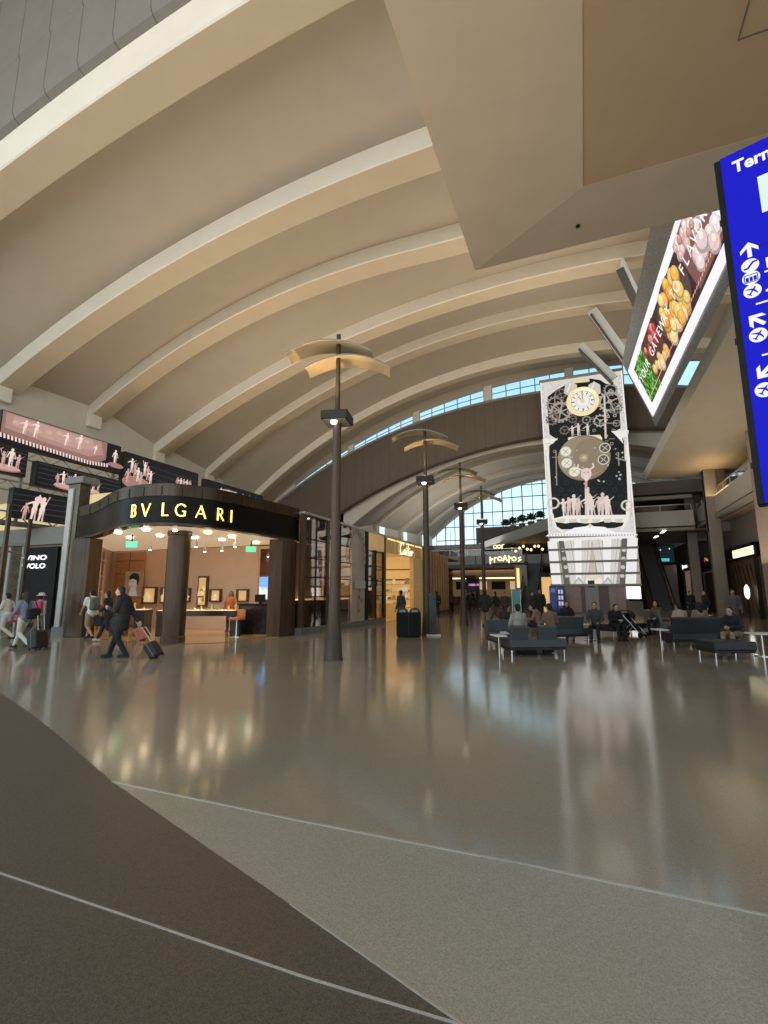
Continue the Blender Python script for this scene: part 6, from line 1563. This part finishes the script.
# upper terrace with slanted front edge
ta = fl(548, 519, 8.3); tb = fl(455, 553, 8.3)
d = (tb-ta).normalized(); n = Vector((d.y, -d.x, 0))
ta = ta - d*3
mb = MB(); 
for p, q in ((ta, tb),):
    mb.add([(p.x, p.y, 7.3), (q.x, q.y, 7.3), (q.x, q.y, 8.4), (p.x, p.y, 8.4), (p.x+22, p.y+16, 7.3), (p.x+22, p.y+16, 8.4), (q.x+3, q.y, 7.3), (q.x+3, q.y, 8.4)], [(0, 1, 2, 3), (3, 2, 7, 5), (0, 4, 6, 1)])
mb.build('balcony_terrace', mat('terrace_grey', (.42, .43, .43), .5, vary=.05), structure=True)
# ceiling lights and glowing letter signs
def glow_letters(label, px, py, Y, s, size):
    p = on(px, py, 1, Y); t = thing('lit_lettering', label, 'sign', p)
    mb = MB(); cv = Canvas(mb, (0, 0, 0), (1, 0, 0), (0, 0, 1), (0, -1, 0), .004); 
    c = (1, .84, .50); wd = max(q[1] for q in s)+.6
    for k, dx, dy in s:
        x = (dx-wd/2)*size; y = (dy-.1)*size; S = size
        if k == 'o': cv.ring(x+.25*S, y+.3*S, .15*S, .30*S, c, 14)
        elif k == 'a': cv.line([(x, y), (x+.25*S, y+.7*S), (x+.5*S, y)], .13*S, c); cv.line([(x+.1*S, y+.25*S), (x+.4*S, y+.25*S)], .1*S, c)
        elif k == 'b': cv.line([(x+.1*S, y-.1*S), (x+.1*S, y+.75*S)], .14*S, c); cv.line([(x+.1*S, y+.6*S), (x+.4*S, y+.5*S), (x+.1*S, y+.3*S)], .12*S, c)
        elif k == 'r': cv.line([(x+.1*S, y), (x+.1*S, y+.5*S), (x+.4*S, y+.55*S)], .14*S, c)
        else: cv.line([(x+.4*S, y+.55*S), (x+.08*S, y+.42*S), (x+.4*S, y+.2*S), (x+.05*S, y+.05*S)], .13*S, c)
    mb.build('letters', mat_painted('sign_glow_w', .5, emit=1.7), t)
    mb = MB(); mb.box(-size*2.3, size*2.3, .05, .12, -.25, -.12); mb.build('rail', M_DARK, t)
glow_letters('glowing cream restaurant lettering over the balcony left of the tower', 506, 562, MZ-.4, [('b', 0, 0), ('r', .5, .1), ('o', 1.0, .2), ('a', 1.6, .2), ('b', 2.2, .1), ('o', 2.65, .15), ('s', 3.3, .1)], .95)
glow_letters('smaller glowing cream lettering higher up, behind the far lamp posts', 499.5, 548, MZ-.6, [('o', 0, 0), ('o', .55, 0), ('r', 1.1, 0)], .8)
p = on(451, 561, 1, 60)
t = thing('cloud_light', 'glowing amber cloud-like pendant at the end of the shop row', 'light', p)
mb = MB()
for k in range(9): mb.ball((rnd.uniform(-1.3, 1.3), rnd.uniform(-.3, .3), rnd.uniform(-.25, .25)), .35+.2*rnd.random(), .3, .28, 10, 8)
mb.build('shade', mat('amber_shade', (1, .8, .5), .5, emit=(1, .74, .40), estr=1.0), t, smooth=True)
mb = MB(); mb.tube([(0, 0, .2), (0, 0, 4)], .02, 6); mb.build('cord', M_DARK, t)
# string of warm bulbs on the terrace
for k in range(9):
    p = on(512+k*3.8, 549+2.2*math.sin(k*1.7)-k*.2, 1, 57.5)
    if k == 0:
        bulb0 = thing('pendant_bulb', 'small warm pendant bulb hanging under the terrace by the left escalator', 'light', p, 0, 'warm bulbs under the terrace')
        mb = MB(); mb.ball((0, 0, 0), .14, .14, .16, 10, 8); mb.build('bulb', M_GLOW_WARM, bulb0, smooth=True)
        mb = MB(); mb.tube([(0, 0, .1), (0, 0, 1.2)], .015, 5); mb.build('cord', M_DARK, bulb0)
    else: dup(bulb0, p)
# plants on the terrace
def bush(label, px, py, Y, r, seed):
    rr = random.Random(seed); p = on(px, py, 1, Y)
    t = thing('potted_shrub', label, 'shrub', (p.x, Y, 8.35), 0, 'shrubs on the terrace')
    mb = MB(); mb.lathe([(.28, 0), (.36, .5), (.33, .5), (.3, .45), (0, .45)], (0, 0), 14); mb.build('pot', M_CONCD, t, smooth=True)
    mb = MB(); mb.tube([(0, 0, .4), (.03, 0, .9)], .03, 6); mb.build('stem', M_BROWN, t)
    mb = MB()
    for k in range(170):
        a = rr.random()*6.28; b_ = rr.random()*1.5; q = r*(.35+.65*rr.random()); c = Vector((q*math.cos(a)*math.cos(b_), q*math.sin(a)*math.cos(b_), .75+q*1.1*math.sin(b_)))
        u = Vector((rr.uniform(-1, 1), rr.uniform(-1, 1), rr.uniform(-.3, 1))).normalized(); w = u.cross(Vector((.3, .5, .8))).normalized()
        mb.face(c-u*.2, c+w*.07, c+u*.2, c-w*.07)
    mb.build('foliage', mat('leaf_dark', (.035, .06, .025), .6, vary=.3), t)
for i, (px, py, r, l) in enumerate(((506, 529, .55, 'dark shrub at the left end of the terrace row'), (513, 526, .6, 'second dark shrub from the left on the terrace'), (522, 524, .6, 'dark shrub in the middle of the terrace row'), (531, 521, .55, 'dark shrub near the tower side of the terrace'), (540, 517, .55, 'dark shrub touching the tower side of the terrace row'))): bush(l, px, py, 54.5+i*-1.1, r, i)
# wall of kiosks and counters under the restaurant level
t = thing('food_counter', 'long lit food counter under the restaurant level', 'counter', (-11, 60, 0))
mb = MB(); mb.box(-16.5, -6.6, 60, 60.8, 0, 1.15); mb.build('body', mat('counter_brown', (.16, .10, .06), .4, vary=.15), t, world=True)
mb = MB(); mb.box(-16.5, -6.6, 59.9, 60.9, 1.15, 1.22); mb.build('worktop', M_GRAN, t, world=True)
mb = MB(); mb.box(-15.5, -6.8, 59.6, 59.75, 3.35, 3.5); mb.build('light_strip', M_GLOW_WARM, t, world=True)
mb = MB(); mb.box(-16.5, -6.6, 59.6, 61, 3.5, 4.5); mb.build('canopy', mat('canopy_brown', (.14, .09, .06), .5), t, world=True)
mb = MB(); mb.box(-16.5, -6.6, 63, 63.1, 0, 4.5); mb.build('back_wall', mat('counter_back', (.30, .20, .11), .5, vary=.2, emit=(.7, .42, .16), estr=.10), t, world=True)
for k in range(4):
    mb = MB(); x = -15.4+2.3*k; mb.box(x, x+1.7, 62.9, 63, 2.1, 3.1); mb.build('menu_board', [M_BLACK, mat('menu_glow', (.8, .6, .4), .5, emit=(1, .75, .45), estr=.45)][k % 2], t, world=True)
t = thing('teal_panel', 'teal glass panel beside the foot of the left escalator', 'panel', (-6.4, 47.5, 0))
a = on(512, 590, 1, 47.5); b = on(521, 611, 1, 47.5)
mb = MB(); mb.box(a.x, b.x, 47.45, 47.55, 0, a.z); mb.build('glass', mat('teal_glass', (.03, .10, .11), .2, emit=(.05, .22, .24), estr=.35), t, world=True)
mb = MB(); mb.box(a.x-.05, a.x, 47.42, 47.58, 0, a.z+.05); mb.box(b.x, b.x+.05, 47.42, 47.58, 0, a.z+.05); mb.build('frame', M_STEEL, t, world=True)
t = thing('column_lantern', 'tall glowing amber lantern on the column left of the escalator', 'light', (-6.6, 52.0, 0))
a = on(518, 577, 1, 52); 
mb = MB(); mb.box(a.x-.35, a.x+.9, 52.1, 52.6, 0, 4.5); mb.build('column', M_CONC, t, world=True)
mb = MB(); mb.box(a.x-.12, a.x+.14, 51.95, 52.1, a.z-1.1, a.z+.9); mb.build('lantern', M_GLOW_GOLD, t, world=True)
# amber lit doorway between escalator and tower
a = on(541, 577, 1, 50); b = on(551, 601, 1, 50)
t = thing('amber_doorway', 'amber lit doorway between the left escalator and the tower', 'doorway', ((a.x+b.x)/2, 50, 0))
mb = MB(); mb.box(a.x, b.x+1, 50.3, 50.4, 0, a.z); mb.build('lit_wall', mat('amber_lit', (.8, .5, .2), .5, emit=(1, .60, .22), estr=.65), t, world=True)
mb = MB(); mb.box(a.x-.2, b.x+1, 50.0, 50.3, a.z, a.z+.4); mb.box(a.x-.2, a.x, 50.0, 50.3, 0, a.z); mb.build('frame', M_DARK, t, world=True)
# dark stalls on the left behind the shop row end
for i, (x0, x1, y, lab) in enumerate(((-17.4, -13.6, 52, 'dark stall with violet lights past the end of the shop row'), (-13.2, -11.6, 57.2, 'narrow dark stall left of the third lamp post'))):
    t = thing('market_stall', lab, 'stall', ((x0+x1)/2, y, 0))
    mb = MB(); mb.box(x0, x1, y, y+2, 0, 1.1); mb.build('counter', M_TBL, t, world=True)
    mb = MB(); mb.box(x0, x1, y+1.9, y+2, 1.1, 3.4); mb.build('back_panel', mat('stall_back', (.10, .06, .055), .5, vary=.3), t, world=True)
    mb = MB(); mb.box(x0, x1, y-.3, y+2, 3.4, 3.7); mb.build('canopy', M_DARK, t, world=True)
    for k in range(4):
        mb = MB(); x = x0+.3+(x1-x0-.6)*k/4; mb.box(x, x+.5, y+1.85, y+1.9, 2.5, 2.75); mb.build('lit_panel', mat('violet_glow', (.4, .2, .5), .5, emit=(.62, .34, .62), estr=.5), t, world=True)
    for k in range(7):
        mb = MB(); mb.col = rnd.choice([(.3, .08, .06), (.10, .08, .07), (.32, .26, .2), (.05, .05, .06)]); x = x0+.2+(x1-x0-.5)*k/7; mb.box(x, x+.3, y+.4, y+.7, 1.1, 1.4+.5*rnd.random()); mb.build('goods', M_PAINT, t, world=True)
    for x in (x0+.05, x1-.05):
        mb = MB(); mb.box(x-.05, x+.05, y, y+.1, 1.1, 3.4); mb.build('post', M_DARK, t, world=True)

# ---------------------------------------------------------------- light, sky, camera
def area(name, loc, rot, size, power, col, sy=None):
    li = bpy.data.lights.new(name, 'AREA'); li.energy = power; li.color = col; li.size = size
    if sy: li.shape = 'RECTANGLE'; li.size_y = sy
    o = bpy.data.objects.new(name, li); COL.objects.link(o); o.location = loc; o.rotation_euler = rot
    return o
UP = (R(180), 0, 0)
WARM = (1.0, .83, .61); NEUT = (1.0, .90, .74)
area('uplight_shop_roof', (-17, 25, 5.6), UP, 8, 1350, WARM, 12)
area('uplight_hall', (-8, 5, .6), UP, 12, 900, WARM, 6)
area('uplight_hall_mid', (0, 30, 11.9), (R(180), R(-20), 0), 5, 700, NEUT, 16)
area('uplight_far', (-14, 64, 7.6), UP, 10, 900, (1, .98, .93), 14)
area('entry_fill', (-14, -11, 17), (R(-90), 0, R(180)), 34, 2500, (.95, .97, 1.0), 20)  # added cool fill behind the camera, brightens the near rib faces
for k, x in enumerate((-20.6, -19.2, -17.6, -16.0, -14.6)):
    li = bpy.data.lights.new('wall_spot', 'SPOT'); li.energy = 85; li.color = (1, .74, .46); li.spot_size = R(80); li.spot_blend = .6; li.shadow_soft_size = .04
    o = bpy.data.objects.new('wall_spot', li); COL.objects.link(o); o.location = (x, 17.3, 3.6); o.rotation_euler = (R(-24), 0, 0)
for x, y in ((-16.5, 15.2), (-14, 15.4), (-12.9, 14.2), (-12.6, 16.4)):
    li = bpy.data.lights.new('ceiling_spot', 'SPOT'); li.energy = 130; li.color = (1, .74, .46); li.spot_size = R(110); li.spot_blend = .7; li.shadow_soft_size = .05
    o = bpy.data.objects.new('ceiling_spot', li); COL.objects.link(o); o.location = (x, y, 3.7); o.rotation_euler = (0, 0, 0)
area('gold_shop_light', (-13.5, 29, 4.1), (0, 0, 0), 5, 60, (1, .74, .38), 6)
area('balcony_glow', (9.2, 41, 8.9), (R(180), 0, 0), 1.2, 60, (1, .66, .30), 4)
area('slab_fill', (7.5, 30, 3.2), UP, 3, 330, (1, .84, .62), 16)  # added unseen fill that brightens the underside of the slab
area('right_hall_light', (8, 38, 10.7), (0, 0, 0), 3, 20, NEUT, 10)
area('mezzanine_light', (-11, 60, 4.4), (0, 0, 0), 8, 160, (1, .78, .5), 2)

wld = bpy.data.worlds.new('sky'); bpy.context.scene.world = wld; wld.use_nodes = True
nt = wld.node_tree; bg = nt.nodes['Background']
tc = nt.nodes.new('ShaderNodeTexCoord'); sx_ = nt.nodes.new('ShaderNodeSeparateXYZ'); nt.links.new(tc.outputs['Generated'], sx_.inputs[0])
rp = nt.nodes.new('ShaderNodeValToRGB'); nt.links.new(sx_.outputs['Z'], rp.inputs['Fac'])
rp.color_ramp.elements[0].position = .0; rp.color_ramp.elements[0].color = (.95, .99, 1, 1)
rp.color_ramp.elements[1].position = .5; rp.color_ramp.elements[1].color = (.28, .62, .82, 1)
e = rp.color_ramp.elements.new(.16); e.color = (.70, .90, .97, 1)
nt.links.new(rp.outputs['Color'], bg.inputs['Color']); bg.inputs['Strength'].default_value = 1.35

cam = bpy.data.cameras.new('camera'); co = bpy.data.objects.new('camera', cam); COL.objects.link(co)
cam.sensor_fit = 'VERTICAL'; cam.sensor_height = 36; cam.lens = FPX/1024*36; cam.clip_end = 500; cam.clip_start = .05
co.location = (0, 0, EYE); co.rotation_euler = (R(90)+PITCH, 0, YAW)
sc = bpy.context.scene; sc.camera = co
sc.view_settings.view_transform = 'Standard'; sc.view_settings.look = 'None'
sc.cycles.use_denoising = True; sc.cycles.max_bounces = 8; sc.cycles.diffuse_bounces = 5; sc.cycles.glossy_bounces = 4; sc.cycles.transparent_max_bounces = 12
sc.cycles.sample_clamp_indirect = 6
